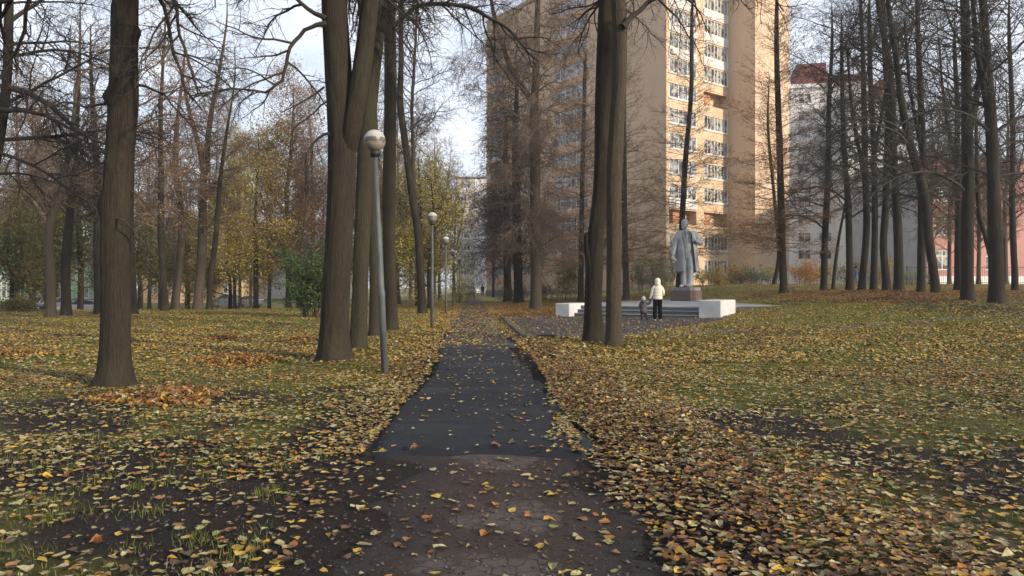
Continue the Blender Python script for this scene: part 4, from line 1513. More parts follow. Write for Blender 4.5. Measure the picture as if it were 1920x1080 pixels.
def wall_face(O, u, width, z0, z1, openings, mat, parent, name="wall", depth=0.22, back=None):
    """wall sheet from O along u; openings (u0,u1,za,zb) are cut and get reveals. n = outward = u x z ... u rotated -90 deg"""
    O = Vector(O)
    u = Vector((u[0], u[1], 0)).normalized()
    nrm = Vector((u.y, -u.x, 0))
    us = sorted({0.0, width} | {round(o[0], 4) for o in openings} | {round(o[1], 4) for o in openings})
    zs = sorted({z0, z1} | {round(o[2], 4) for o in openings} | {round(o[3], 4) for o in openings})
    me = bpy.data.meshes.new(name)
    V, Fs, UV = [], [], []

    def quad(p, uvs):
        b = len(V)
        V.extend(p)
        Fs.append((b, b + 1, b + 2, b + 3))
        UV.extend(uvs)
    for i in range(len(us) - 1):
        um = (us[i] + us[i + 1]) / 2
        # merge vertically
        j = 0
        while j < len(zs) - 1:
            zm = (zs[j] + zs[j + 1]) / 2
            if any(o[0] < um < o[1] and o[2] < zm < o[3] for o in openings):
                j += 1
                continue
            a, bb = us[i], us[i + 1]
            za, zb = zs[j], zs[j + 1]
            quad([O + u * a + Vector((0, 0, za)), O + u * bb + Vector((0, 0, za)), O + u * bb + Vector((0, 0, zb)), O + u * a + Vector((0, 0, zb))],
                 [(a, za), (bb, za), (bb, zb), (a, zb)])
            j += 1
    for (a, bb, za, zb) in openings:
        P = [O + u * a + Vector((0, 0, za)), O + u * bb + Vector((0, 0, za)), O + u * bb + Vector((0, 0, zb)), O + u * a + Vector((0, 0, zb))]
        Q = [p - nrm * depth for p in P]
        for k in range(4):
            quad([P[k], P[(k + 1) % 4], Q[(k + 1) % 4], Q[k]], [(0, 0), (1, 0), (1, depth), (0, depth)])
        quad(Q, [(a, za), (bb, za), (bb, zb), (a, zb)])
    me.from_pydata([tuple(v - Vector(parent.location)) for v in V], [], Fs)
    l = me.uv_layers.new(name="UVMap")
    for k, c in enumerate(UV):
        l.data[k].uv = c
    me.materials.append(mat)
    me.update()
    return obj(name, me, parent)


WINC = {}


def window(O, u, w, h, nm, parent, inset=0.16, bar=0.06, trans=0.0, frame_mat=None, name="window"):
    """glazed window centred on nothing: O = lower left corner; pane + frame sub-part"""
    frame_mat = frame_mat or M_WHITE
    key = (round(w, 2), round(h, 2), nm, bar, trans, frame_mat.name)
    if key not in WINC:
        g = bpy.data.meshes.new("pane")
        g.from_pydata([(0, 0, 0), (w, 0, 0), (w, 0, h), (0, 0, h)], [], [(0, 1, 2, 3)])
        g.materials.append(M_GLASS)
        mb = MB()
        t = 0.05
        mb.box(0, w, -t, -0.004, 0, bar).box(0, w, -t, -0.004, h - bar, h)
        for k in range(nm + 1):
            x = (w - bar) * k / nm
            mb.box(x, x + bar, -t - 0.002, -0.004, bar, h - bar)
        if trans:
            mb.box(bar, w - bar, -t + 0.004, -0.004, h * trans, h * trans + bar * 0.8)
        f = bpy.data.meshes.new("window_frame")
        f.from_pydata(mb.V, [], mb.F)
        f.materials.append(frame_mat)
        WINC[key] = (g, f)
    g, f = WINC[key]
    u = Vector((u[0], u[1], 0)).normalized()
    nrm = Vector((u.y, -u.x, 0))
    o = obj(name, g, parent)
    o.location = Vector(O) - nrm * inset - Vector(parent.location)
    o.rotation_euler = (0, 0, math.atan2(u.y, u.x))
    obj("window_frame", f, o)
    return o


def slab(mb, O, u, a, b, n0, n1, z0, z1):
    """box along wall direction u from a to b, standing n0..n1 out of the wall"""
    O = Vector(O)
    u = Vector((u[0], u[1], 0)).normalized()
    nrm = Vector((u.y, -u.x, 0))
    P = [O + u * a + nrm * n0, O + u * b + nrm * n0, O + u * b + nrm * n1, O + u * a + nrm * n1]
    V = [(p.x, p.y, z0) for p in P] + [(p.x, p.y, z1) for p in P]
    mb.add(V, [(0, 1, 2, 3), (4, 7, 6, 5), (0, 4, 5, 1), (1, 5, 6, 2), (2, 6, 7, 3), (3, 7, 4, 0)])


def shift(mb, root):
    l = root.location
    mb.V = [(v[0] - l.x, v[1] - l.y, v[2] - l.z) for v in mb.V]
    return mb


# ---- the brick tower
M_BRICK_T = brick_mat("tower_brick", (0.60, 0.415, 0.275), (0.54, 0.36, 0.225), (0.58, 0.45, 0.33))
M_BRICK_O = brick_mat("tower_brick_orange", (0.56, 0.30, 0.165), (0.48, 0.25, 0.135), (0.50, 0.34, 0.23))
M_PLASTER = simple("tower_peach_panel", (0.62, 0.475, 0.32), (0.53, 0.37, 0.235), 0.5, 0.9, detail=6)
M_PLASTER2 = simple("tower_pale_side", (0.62, 0.47, 0.33), (0.54, 0.38, 0.26), 0.35, 0.9, detail=6)
M_ORPANEL = simple("orange_spandrel", (0.56, 0.36, 0.225), (0.48, 0.29, 0.18), 0.8, 0.9)
M_PANELW = simple("balcony_white_panel", (0.66, 0.64, 0.62), (0.50, 0.46, 0.42), 1.0, 0.7)
M_PLINTH = simple("plinth_grey", (0.20, 0.19, 0.19), (0.13, 0.125, 0.12), 1.0, 0.9)
M_RAIL = simple("dark_rail", (0.05, 0.05, 0.05), None, 3, 0.6)
M_ORANGE = simple("orange_balcony_boarding", (0.56, 0.27, 0.15), (0.46, 0.22, 0.12), 2, 0.7)

CX, CY = 16.9, 81.0
tower = thing("tower_block", (CX, CY, 0.3), "tall orange-brown brick apartment tower with stacked white-framed balconies behind the statue", "apartment building")
uL = Vector((20.6, -27.0, 0)).normalized()           # long face runs left end -> corner
OL = Vector((CX, CY, 0)) - uL * 34.0
uR = Vector((27.0, 20.6, 0)).normalized()
OR = Vector((CX, CY, 0))
FL = 2.78
Z1 = 2.78                                            # sill of ground storey windows
NF = 13
ZT = Z1 + NF * FL - 0.2
# long face: w = distance from the left end
ops = []
wins = []
for k in range(NF):
    z = Z1 + k * FL
    for (a, b, nm) in ((0.7, 4.6, 4), (15.2, 21.4, 6)):
        if k == NF - 1 and a < 5:
            continue
        ops.append((a, b, z, z + 1.62))
        wins.append((a, z, b - a, 1.62, nm))
    if k < NF - 1:
        ops.append((24.6, 26.2, z + 0.1, z + 1.5))
        wins.append((24.6, z + 0.1, 1.6, 1.4, 2))
        ops.append((8.6, 10.2, z + 0.1, z + 1.5))
        wins.append((8.6, z + 0.1, 1.6, 1.4, 2))
wall_face(OL, uL, 34.0, 0.9, ZT + 1.2, ops, M_BRICK_T, tower)
for (a, z, w, h, nm) in wins:
    window(OL + uL * a + Vector((0, 0, z)), uL, w, h, nm, tower, trans=0.7 if nm > 2 else 0)
for k in range(NF):
    z = Z1 + k * FL
    for (a, b) in ((0.6, 4.7), (15.1, 21.5)):
        mb = MB()
        slab(mb, OL, uL, a, b, 0.003, 0.07, z - 0.98, z - 0.06)
        shift(mb, tower).build("balcony_panel", M_ORPANEL, tower)
mb = MB()
slab(mb, OL, uL, -0.05, 34.0, 0.004, 0.12, -1.0, 0.9)
shift(mb, tower).build("plinth", M_PLINTH, tower)
mb = MB()
slab(mb, OL, uL, -0.2, 34.1, -0.3, 0.12, ZT + 1.2, ZT + 1.45)
shift(mb, tower).build("parapet", M_BRICK_O, tower)

# right face: loggias t 0..11
ops = []
lw = []
for k in range(NF):
    z = Z1 + k * FL
    for ci, (a, b, nm) in enumerate(((0.45, 5.1, 6), (6.45, 10.85, 7))):
        opened = (k == 2) or (k == 7 and ci == 1)
        if opened:
            ops.append((a, b, z - 0.9, z + 1.75))
        else:
            ops.append((a, b, z, z + 1.72))
        lw.append((a, b, z, nm, opened, k, ci))
wall_face(OR, uR, 11.0, 0.9, ZT + 1.2, ops, M_PLASTER, tower, depth=1.15)
for (a, b, z, nm, opened, k, ci) in lw:
    if not opened:
        window(OR + uR * a + Vector((0, 0, z)), uR, b - a, 1.72, nm, tower, inset=0.05, trans=0, bar=0.09)
        mb = MB()
        slab(mb, OR, uR, a - 0.08, b + 0.08, 0.003, 0.10, z - (1.02 if (k > 8 or (k == 3 and ci == 0)) else 0.16), z - 0.012)
        shift(mb, tower).build("balcony_panel", M_PANELW if k not in (0, 1) else M_WHITE, tower)
    else:
        mb = MB()
        slab(mb, OR, uR, a, b, -0.06, -0.01, z - 0.9, z + 0.02)
        shift(mb, tower).build("balcony_panel", M_PLASTER, tower)
        mb = MB()
        slab(mb, OR, uR, a, b, -0.05, 0.0, z + 0.18, z + 0.22)
        shift(mb, tower).build("balcony_rail", M_RAIL, tower)
        mb = MB()
        slab(mb, OR, uR, a + (1.2 if ci == 0 else 0.5), a + (2.3 if ci == 0 else 1.8), -1.1, -0.5, z - 0.9, z + 1.5)
        shift(mb, tower).build("orange_screen", M_ORANGE, tower)
for k in range(NF):
    mb = MB()
    slab(mb, OR, uR, 0.0, 11.0, 0.003, 0.03, Z1 + k * FL - 1.2, Z1 + k * FL - 1.08)
    shift(mb, tower).build("floor_band", M_PLASTER2, tower)
mb = MB()
slab(mb, OR, uR, 0.55, 1.35, 0.0, 0.42, Z1 + 8 * FL + 1.95, Z1 + 8 * FL + 2.5)
slab(mb, OR, uR, 0.65, 1.25, 0.40, 0.43, Z1 + 8 * FL + 2.0, Z1 + 8 * FL + 2.45)
shift(mb, tower).build("air_conditioner", M_WHITE, tower)
# projecting wing: side wall facing left, then pale face
OW = OR + uR * 11.0 - uL * 0.0
P1 = OR + uR * 11.0
P2 = P1 + uL * 3.66
wall_face(P1, uL, 3.66, 0.9, ZT + 1.2, [], M_BRICK_T, tower)
wall_face(P2, uR, 6.9, 0.9, ZT + 1.2, [], M_PLASTER2, tower)
P3 = P2 + uR * 6.9
wall_face(P3, -uL, 30, 0.9, ZT + 1.2, [], M_BRICK_T, tower)
mb = MB()
for (o_, u_, L_) in ((OR, uR, 10.99), (P1, uL, 3.78), (P2, uR, 6.9)):
    slab(mb, o_, u_, 0.0 if u_ is uL else 0.01, L_, 0.004, 0.10, -1.0, 0.9)
shift(mb, tower).build("plinth", M_PLINTH, tower)
mb = MB()
slab(mb, P2, uR, 0.5, 6.7, 0.003, 0.02, 0.92, 3.3)
shift(mb, tower).build("whitewashed_patch", M_WHITE, tower)
# roof sheet and hidden back
mb = MB()
B1 = OL + uR * 20
B2 = P3 - uL * 36
mb.add([tuple(p + Vector((0, 0, ZT + 1.1))) for p in (OL, OR, P1, P2, P3, B2, B1)], [tuple(range(7))])
for a, b in ((OL, B1), (B1, B2)):
    n_ = len(mb.V)
    mb.add([(a.x, a.y, 0), (b.x, b.y, 0), (b.x, b.y, ZT + 1.1), (a.x, a.y, ZT + 1.1)], [(0, 1, 2, 3)])
shift(mb, tower).build("roof", M_PLINTH, tower)


# ---- generic block
def block(name, label, O, u, width, depth_, z0, z1, rows, cols, wall_m, win=(1.3, 1.45), first=1.4, pitch=2.8, margin=1.5, nm=2, roof_m=None, gaps=None, roof_h=0.4, side_cols=0, bar=0.07, cat="apartment building", group=None, frame_mat=None, plinth=None, side_m=None, over=0.25):
    O = Vector((O[0], O[1], 0))
    u = Vector((u[0], u[1], 0)).normalized()
    nb = Vector((-u.y, u.x, 0))
    root = thing(name, (O.x, O.y, z0), label, cat, 0, group)

    def face(Of, uf, wd, nc_, m):
        ops, ws = [], []
        for rw in range(rows):
            for c in range(nc_):
                if gaps and (rw, c) in gaps:
                    continue
                a = margin + (wd - 2 * margin - win[0]) * (c / max(1, nc_ - 1))
                z = z0 + first + rw * pitch
                if z + win[1] > z1 - 0.1:
                    continue
                ops.append((a, a + win[0], z, z + win[1]))
                ws.append((a, z))
        wall_face(Of, uf, wd, z0, z1, ops, m, root)
        for a, z in ws:
            window(Of + uf * a + Vector((0, 0, z)), uf, win[0], win[1], nm, root, bar=bar, trans=0.68, frame_mat=frame_mat)
    face(O, u, width, cols, wall_m)
    face(O + nb * depth_, -nb, depth_, side_cols, side_m or wall_m)
    face(O + u * width, nb, depth_, 0, side_m or wall_m)
    mb = MB()
    for a, b in ((O + nb * depth_, O + u * width + nb * depth_),):
        mb.add([(a.x, a.y, z0), (b.x, b.y, z0), (b.x, b.y, z1), (a.x, a.y, z1)], [(0, 1, 2, 3)])
    c = [O - u * over - nb * over, O + u * (width + over) - nb * over, O + u * (width + over) + nb * (depth_ + over), O - u * over + nb * (depth_ + over)]
    V = [(p.x, p.y, z1) for p in c] + [(p.x, p.y, z1 + roof_h) for p in c]
    mb.add(V, [(0, 3, 2, 1), (4, 5, 6, 7), (0, 1, 5, 4), (1, 2, 6, 5), (2, 3, 7, 6), (3, 0, 4, 7)])
    shift(mb, root).build("roof", roof_m or M_PLINTH, root)
    if plinth:
        mb = MB()
        slab(mb, O, u, -0.06, width + 0.06, 0.004, 0.12, z0 - 0.6, z0 + plinth[0])
        shift(mb, root).build("plinth", plinth[1], root)
    return root, O, u, nb


M_PINK = simple("pink_render", (0.52, 0.27, 0.235), (0.44, 0.22, 0.19), 0.6, 0.9)
M_WGREY = simple("white_brick_wall", (0.76, 0.74, 0.74), (0.66, 0.645, 0.65), 0.4, 0.9)
M_WBRIGHT = simple("bright_white_wall", (0.80, 0.79, 0.77), (0.74, 0.73, 0.71), 0.4, 0.8)
M_REDCAP = simple("red_attic_cladding", (0.20, 0.065, 0.05), (0.165, 0.06, 0.048), 0.8, 0.8)
M_BEIGE = simple("beige_panel_wall", (0.52, 0.47, 0.40), (0.44, 0.39, 0.33), 0.5, 0.9)
M_CREAM = simple("cream_wall", (0.62, 0.56, 0.42), (0.55, 0.50, 0.38), 0.5, 0.9)
M_MINT = simple("mint_green_render", (0.36, 0.56, 0.40), (0.30, 0.48, 0.34), 0.6, 0.9)
M_TANW = simple("tan_brick_wall", (0.56, 0.40, 0.23), (0.50, 0.34, 0.19), 0.5, 0.9)
M_BGREY = simple("pale_blue_grey_wall", (0.40, 0.42, 0.45), (0.33, 0.34, 0.37), 0.8, 0.9)

# pink three-storey building on the right
dP = 72
Op = (wx(1738, dP), dP)
pink, O_, u_, nb_ = block("school_building", "pink rendered low building with white windows behind the black fence on the right", Op, (1, 0.10), 40, 14, 1.5, 13.6, 4, 8, M_PINK,
                          win=(1.5, 1.95), first=1.5, pitch=3.35, margin=0.9, nm=2, plinth=(0.9, M_WBRIGHT), side_cols=0, cat="building", bar=0.10, side_m=M_BGREY)
# blue-grey block with drainpipe just left of it
bg_, O_, u_, nb_ = block("annex_building", "pale blue-grey windowless annex wall with a drainpipe, left of the pink building", (wx(1697, 76), 76), (1, 0.02), 2.15, 10, 1.3, 11.5, 0, 0, M_BGREY, cat="building")
mb = MB()
slab(mb, O_, u_, 1.0, 1.14, 0.01, 0.13, 1.4, 11.4)
shift(mb, bg_).build("drainpipe", M_WGREY, bg_)

# grey-white high-rise with red attic
dG = 120
Og = Vector((wx(1482, dG), dG, 0))
gb, O_, u_, nb_ = block("high_rise", "grey-white high-rise with dark balconies and a dark red attic, right of the brick tower", Og, (0.975, -0.22), 17, 12, 0.8, 33.5, 11, 5, M_WGREY,
                        win=(1.9, 1.5), first=2.2, pitch=2.8, margin=1.2, nm=2, roof_m=M_WGREY, roof_h=0.6, side_cols=0, bar=0.08)
mb = MB()
slab(mb, O_, u_, 1.0, 5.4, -7, 0.06, 34.1, 37.4)
slab(mb, O_, u_, 5.42, 10.5, -7, 0.02, 34.1, 35.3)
shift(mb, gb).build("attic", M_REDCAP, gb)
for k in range(11):
    mb = MB()
    z = 0.8 + 2.2 + k * 2.8
    slab(mb, O_, u_, 7.0, 11.2, 0.02, 1.1, z - 1.0, z - 0.86)
    slab(mb, O_, u_, 7.0, 11.2, 1.0, 1.08, z - 0.86, z + 0.05)
    shift(mb, gb).build("balcony", M_TANW, gb)
# bright white slab further right
wb, O_, u_, nb_ = block("high_rise", "bright white high-rise wall with a small red rooftop box, seen through the grove", (wx(1590, 112), 112), (1, -0.15), 8.6, 12, 1.2, 29.0, 9, 2, M_WBRIGHT,
                        win=(1.2, 1.4), first=2.2, pitch=2.8, margin=0.8, nm=2, roof_m=M_WGREY, roof_h=0.4)
mb = MB()
slab(mb, O_, u_, 4.6, 6.6, -5, -0.2, 29.4, 32.6)
shift(mb, wb).build("attic", M_REDCAP, wb)

# flats at the end of the path
dC = 165
fb, O_, u_, nb_ = block("flats", "cream and white nine-storey flats closing the view at the end of the path", (wx(856, dC), dC), (1, -0.04), 16, 12, -0.2, 25.5, 9, 4, M_BEIGE,
                        win=(2.3, 1.6), first=1.4, pitch=2.75, margin=0.8, nm=3, bar=0.12)
mb = MB()
slab(mb, O_, u_, 4.1, 7.4, 0.01, 0.06, -0.2, 25.4)
shift(mb, fb).build("wall", M_WGREY, fb)
for k in range(9):
    z = -0.2 + 1.4 + k * 2.75
    mb = MB()
    slab(mb, O_, u_, 7.9, 16, 0.01, 0.05, z - 1.05, z - 0.1)
    shift(mb, fb).build("balcony_panel", M_CREAM, fb)

# houses beyond the left lawn
block("street_house", "mint green house with white arched windows behind the parked cars on the left", (wx(-70, 98), 98), (1, 0.02), 18, 10, -1.4, 4.8, 1, 5, M_MINT, win=(1.5, 2.3), first=1.2, pitch=4.2,
      margin=1.5, nm=2, cat="house", bar=0.16)
mb = MB()
hs = bpy.data.objects["street_house"]
for wO in [c for c in hs.children if c.name.startswith("window") and c.location.z < 2.0]:
    cx_, cz_ = wO.location.x + 0.75, wO.location.z + 2.3
    yy = wO.location.y
    for k in range(8):
        a0, a1 = math.pi * k / 8, math.pi * (k + 1) / 8
        V = []
        for (a_, r_) in ((a0, 0.72), (a1, 0.72), (a1, 0.95), (a0, 0.95)):
            V.append((cx_ + r_ * math.cos(a_), yy - 0.30, cz_ + r_ * math.sin(a_)))
        for (a_, r_) in ((a0, 0.72), (a1, 0.72), (a1, 0.95), (a0, 0.95)):
            V.append((cx_ + r_ * math.cos(a_), yy - 0.12, cz_ + r_ * math.sin(a_)))
        mb.add(V, [(0, 3, 2, 1), (4, 5, 6, 7), (0, 1, 5, 4), (1, 2, 6, 5), (2, 3, 7, 6), (3, 0, 4, 7)])
mb.build("window_arch", M_WHITE, hs)
block("street_house", "tan brick building glowing between the trunks on the far left side", (wx(262, 125), 125), (1, 0.0), 17, 12, -1.4, 12.5, 4, 5, M_TANW, win=(1.4, 1.6), first=1.6, pitch=3.1, margin=1.5, cat="house")
block("street_house", "pale grey far house behind the evergreen bush and yellow tree", (wx(470, 150), 150), (1, 0.05), 20, 12, -1.0, 9.5, 3, 6, M_BEIGE, win=(1.4, 1.6), first=1.6, pitch=2.9, margin=1.5, cat="house")

# apartment block outside the picture on the right: made up to shade the park, switched off and never built
sh, O_, u_, nb_ = block("shade_block", "long beige apartment block added unseen on the right to shade the park", (58, 22), (0, -1), 110, 14, 0.5, 24.0, 8, 22, M_BEIGE, win=(1.5, 1.5), first=1.5, pitch=2.9,
                        margin=2.0, nm=2) if False else (None,) * 4

# ---- fences
M_IRON = simple("black_iron", (0.018, 0.018, 0.018), None, 5, 0.6)
M_REDF = simple("red_fence_paint", (0.40, 0.07, 0.03), (0.30, 0.05, 0.03), 2, 0.7)
M_GRNF = simple("green_fence_paint", (0.05, 0.20, 0.10), None, 2, 0.7)


def iron_fence(name, label, a, b, h, mat_, step=0.16, post=2.5, panel=False):
    a, b = Vector(a), Vector(b)
    L = (b - a).length
    root = thing(name, (a.x, a.y, gz(a.x, a.y)), label, "fence")
    mb = MB()
    u = (b - a).normalized()
    n = int(L / step)

    def Z(t):
        p = a + u * t
        return gz(p.x, p.y)
    k = 0
    seg = max(1, int(L / post))
    for i in range(seg):
        t0, t1 = L * i / seg, L * (i + 1) / seg
        p, q = a + u * t0, a + u * t1
        z0_, z1_ = Z(t0), Z(t1)
        for hh in (0.15, h - 0.12):
            for (dz) in (0,):
                V = []
                for (pp, zz) in ((p, z0_), (q, z1_)):
                    for (w_, h_) in ((-0.015, -0.02), (0.015, -0.02), (0.015, 0.02), (-0.015, 0.02)):
                        V.append((pp.x - u.y * w_, pp.y + u.x * w_, zz + hh + h_))
                mb.add(V, [(0, 1, 5, 4), (1, 2, 6, 5), (2, 3, 7, 6), (3, 0, 4, 7), (0, 3, 2, 1), (4, 5, 6, 7)])
    for i in range(n):
        t = (i + 0.5) * step
        p = a + u * t
        z = Z(t)
        wv = 0.008 if not panel else step * 0.47
        mb.box(p.x - wv, p.x + wv, p.y - 0.008, p.y + 0.008, z + 0.05, z + h)
    shift(mb, root).build("rails" if not panel else "boards", mat_, root)
    for i in range(seg + 1):
        p = a + u * (L * i / seg)
        z = Z(L * i / seg)
        mb = MB().box(p.x - 0.03, p.x + 0.03, p.y - 0.03, p.y + 0.03, z - 0.2, z + h + 0.08)
        shift(mb, root).build("post", mat_, root)
    return root


iron_fence("railing_fence", "black iron railing fence in front of the pink building", (wx(1700, 62), 62), (wx(1985, 62), 62), 1.55, M_IRON, 0.15)
iron_fence("board_fence", "red board fence behind the dark car on the left", (wx(60, 90), 90), (wx(205, 90), 90), 1.25, M_REDF, 0.2, panel=True)
iron_fence("railing_fence", "green railing in front of the mint green house", (wx(44, 94), 94), (wx(140, 94), 94), 2.3, M_GRNF, 0.4)

# ------------------------------------------------------------------ monument
ZP = 0.50
M_STONE_L = simple("platform_grey_stone", (0.27, 0.275, 0.28), (0.19, 0.195, 0.20), 1.2, 0.8, 0.3, 0.01)
M_STONE_D = simple("step_dark_stone", (0.115, 0.12, 0.12), (0.07, 0.075, 0.075), 1.2, 0.75, 0.3, 0.01)
M_BLOCKW = simple("white_painted_block", (0.56, 0.56, 0.56), (0.42, 0.42, 0.43), 1.1, 0.8, 0.25, 0.008, detail=8)
M_GRAN = simple("brown_granite", (0.155, 0.098, 0.085), (0.10, 0.065, 0.058), 9, 0.45)
M_CAP = simple("plinth_cap_grey", (0.24, 0.25, 0.26), (0.18, 0.185, 0.195), 3, 0.6)
M_SILVER = simple("silver_painted_metal", (0.36, 0.372, 0.385), (0.24, 0.25, 0.262), 3.0, 0.55, 0.25, 0.012, metallic=0.2)

th = R(32)
fdir = Vector((-math.cos(th), math.sin(th)))     # along the step front, to the left
bdir = Vector((math.sin(th), math.cos(th)))      # away from the court
A0 = Vector((7.72, 30.70))                       # near right end of the steps
mon = thing("monument_platform", (A0.x, A0.y, 0), "low grey stone platform with dark steps under the statue", "platform")
SL_ = 5.75
B0 = A0 + fdir * SL_


def P2(v):
    return (v.x, v.y)


plat = [P2(A0 + bdir * 0.74), P2(B0 + bdir * 0.74), P2(B0 + bdir * 0.74 + fdir * 0.8), (2.9, 37.5), (4.4, 40.6), (7.6, 44.6), (9.9, 49.0), (12.4, 48.6), (13.0, 41), (12.35, 34.1), (10.4, 34.2), P2(A0 + bdir * 1.6 - fdir * 0.9), P2(A0 + bdir * 0.74 - fdir * 0.5)]
cxp, cyp = 8.0, 40.0
mb = MB().prism(plat[::-1], -0.4, ZP - 0.07)
shift(mb, mon).build("base", M_STONE_D, mon)
grow_p = []
for (x, y) in plat:
    v = Vector((x - cxp, y - cyp)).normalized() * 0.05
    grow_p.append((x + v.x, y + v.y))
mb = MB().prism(grow_p[::-1], ZP - 0.068, ZP)
shift(mb, mon).build("top_slab", M_STONE_L, mon, bevel=0.01)
for k in range(3):
    zt = ZP - 0.01 - (k + 0) * 0.165 - 0.005
    a_, b_ = A0 + bdir * (0.70 - 0.33 * k), B0 + bdir * (0.70 - 0.33 * k)
    c_, d_ = B0 + bdir * 0.735, A0 + bdir * 0.735
    zt = (0.49, 0.33, 0.165)[k]
    mb = MB().prism([P2(d_), P2(c_), P2(b_), P2(a_)], -0.3, zt - 0.035)
    shift(mb, mon).build("step", M_STONE_D, mon, bevel=0.012)
    n_ = 0.02
    mb = MB().prism([P2(d_), P2(c_), P2(b_ - bdir * n_), P2(a_ - bdir * n_)], zt - 0.033, zt - 0.0)
    shift(mb, mon).build("tread", M_STONE_L if k else M_STONE_L, mon, bevel=0.008)


def wblock(p0, w, dd, h, label):
    p0 = Vector(p0)
    c = p0
    root = thing("stone_block", (c.x, c.y, 0), label, "stone block", group=None)
    poly = [p0, p0 + fdir * w, p0 + fdir * w + bdir * dd, p0 + bdir * dd]
    mb = MB().prism([P2(p) for p in poly][::-1], -0.3, h)
    shift(mb, root).build("block", M_BLOCKW, root, bevel=0.035, seg=3)
    return root


wblock((8.53, 30.2), 0.93, 2.2, 0.80, "white-painted cuboid block ending the right side of the steps")
wblock(P2(B0 + fdir * 0.02 - bdir * 0.45), 0.72, 1.7, 0.60, "white-painted cuboid block ending the left side of the steps, beyond the close trunks")

# statue with its plinth
SX, SY = 10.62, 45.0
st = thing("statue", (SX, SY, ZP), "silver-grey statue of a bearded man in open overcoat, on a brown plinth", "statue", R(0))
Mz = Matrix.Rotation(-R(44), 4, 'Z')
mb = MB().box(-0.70, 0.70, -0.70, 0.70, 0.0, 0.10, Mz)
mb.build("pedestal_foot", M_STONE_D, st, bevel=0.01)
mb = MB().box(-0.66, 0.66, -0.66, 0.66, 0.0, 0.62, Mz)
mb.build("pedestal", M_GRAN, st, bevel=0.012)
mb = MB().box(-0.61, 0.61, -0.61, 0.61, 0.622, 0.82, Mz)
mb.build("pedestal_cap", M_CAP, st, bevel=0.025)
K = 4.22 / 1.8
fig = bpy.data.objects.new("figure", None)


def kk(p):
    return (p[0] * K, p[1] * K, p[2] * K + 0.82)


def ktube(mb, pts, rr, n=14, flat=1.0):
    mb.tube([kk(p) for p in pts], [r_ * K for r_ in rr], n, flat)


def kell(mb, c, r_, M=None, n=16, m=10):
    mb.ell(kk(c), tuple(v * K for v in r_), n, m, M)


mb = MB()
# shoes
for (x, y, a) in ((-0.085, -0.10, -0.7), (0.035, -0.12, -0.45)):
    M_ = Matrix.Rotation(a, 3, 'Z')
    kell(mb, (x + 0.07 * math.sin(a), y - 0.03, 0.036), (0.054, 0.155, 0.048), M_)
    kell(mb, (x + 0.0, y + 0.06, 0.06), (0.045, 0.06, 0.06), M_)
# legs in loose trousers
ktube(mb, [(-0.075, -0.04, 0.07), (-0.08, -0.03, 0.25), (-0.075, -0.03, 0.48), (-0.07, 0.0, 0.80), (-0.06, 0.0, 0.95)], [0.082, 0.082, 0.090, 0.10, 0.10])
ktube(mb, [(0.065, -0.08, 0.07), (0.07, -0.08, 0.25), (0.075, -0.09, 0.50), (0.07, -0.03, 0.80), (0.06, 0.0, 0.95)], [0.088, 0.088, 0.096, 0.105, 0.10])
# trunk
mb.rings([[kk((cx_ + a_ * math.cos(t), cy_ + b_ * math.sin(t), z)) for t in [2 * math.pi * k / 20 for k in range(20)]] for (z, cx_, cy_, a_, b_) in
          ((0.74, 0.0, -0.01, 0.155, 0.105), (0.85, 0.0, -0.01, 0.165, 0.115), (0.95, 0.0, -0.015, 0.165, 0.12), (1.08, 0.0, -0.02, 0.165, 0.122), (1.2, -0.01, -0.012, 0.18, 0.122), (1.35, -0.015, 0.0, 0.19, 0.12), (1.44, -0.02, 0.01, 0.15, 0.095), (1.49, -0.03, 0.01, 0.08, 0.075))])
ktube(mb, [(-0.03, 0.01, 1.44), (-0.045, -0.01, 1.55)], [0.068, 0.062])
# head, turned to the viewer's left
hM = Matrix.Rotation(-0.75, 3, 'Z')


def hp(p):
    v = hM @ Vector(p)
    return (v.x - 0.055, v.y - 0.015, v.z + 1.645)


mb.ell(kk(hp((0, 0.012, 0.02))), (0.088 * K, 0.112 * K, 0.115 * K), 20, 12, hM)
mb.ell(kk(hp((0, -0.045, -0.055))), (0.066 * K, 0.062 * K, 0.07 * K), 16, 10, hM)
mb.ell(kk(hp((0, -0.112, -0.008))), (0.015 * K, 0.028 * K, 0.028 * K), 10, 8, hM)       # nose
mb.ell(kk(hp((0, -0.098, -0.048))), (0.042 * K, 0.018 * K, 0.013 * K), 12, 6, hM)      # moustache
mb.ell(kk(hp((0, -0.092, -0.105))), (0.030 * K, 0.030 * K, 0.042 * K), 12, 8, hM)      # pointed beard
mb.ell(kk(hp((0, -0.083, 0.032))), (0.062 * K, 0.024 * K, 0.014 * K), 14, 6, hM)       # brow
mb.ell(kk(hp((0.036, -0.088, -0.022))), (0.022 * K, 0.018 * K, 0.018 * K), 10, 6, hM)  # cheek bones
mb.ell(kk(hp((-0.036, -0.088, -0.022))), (0.022 * K, 0.018 * K, 0.018 * K), 10, 6, hM)
for sx in (-1, 1):
    mb.ell(kk(hp((sx * 0.088, 0.015, -0.01))), (0.014 * K, 0.022 * K, 0.034 * K), 10, 8, hM)
    mb.ell(kk(hp((sx * 0.034, -0.094, 0.012))), (0.013 * K, 0.009 * K, 0.008 * K), 8, 6, hM)
# neck tie and collar
ktube(mb, [(-0.045, -0.085, 1.465), (-0.035, -0.118, 1.40), (-0.025, -0.13, 1.28)], [0.020, 0.016, 0.016])
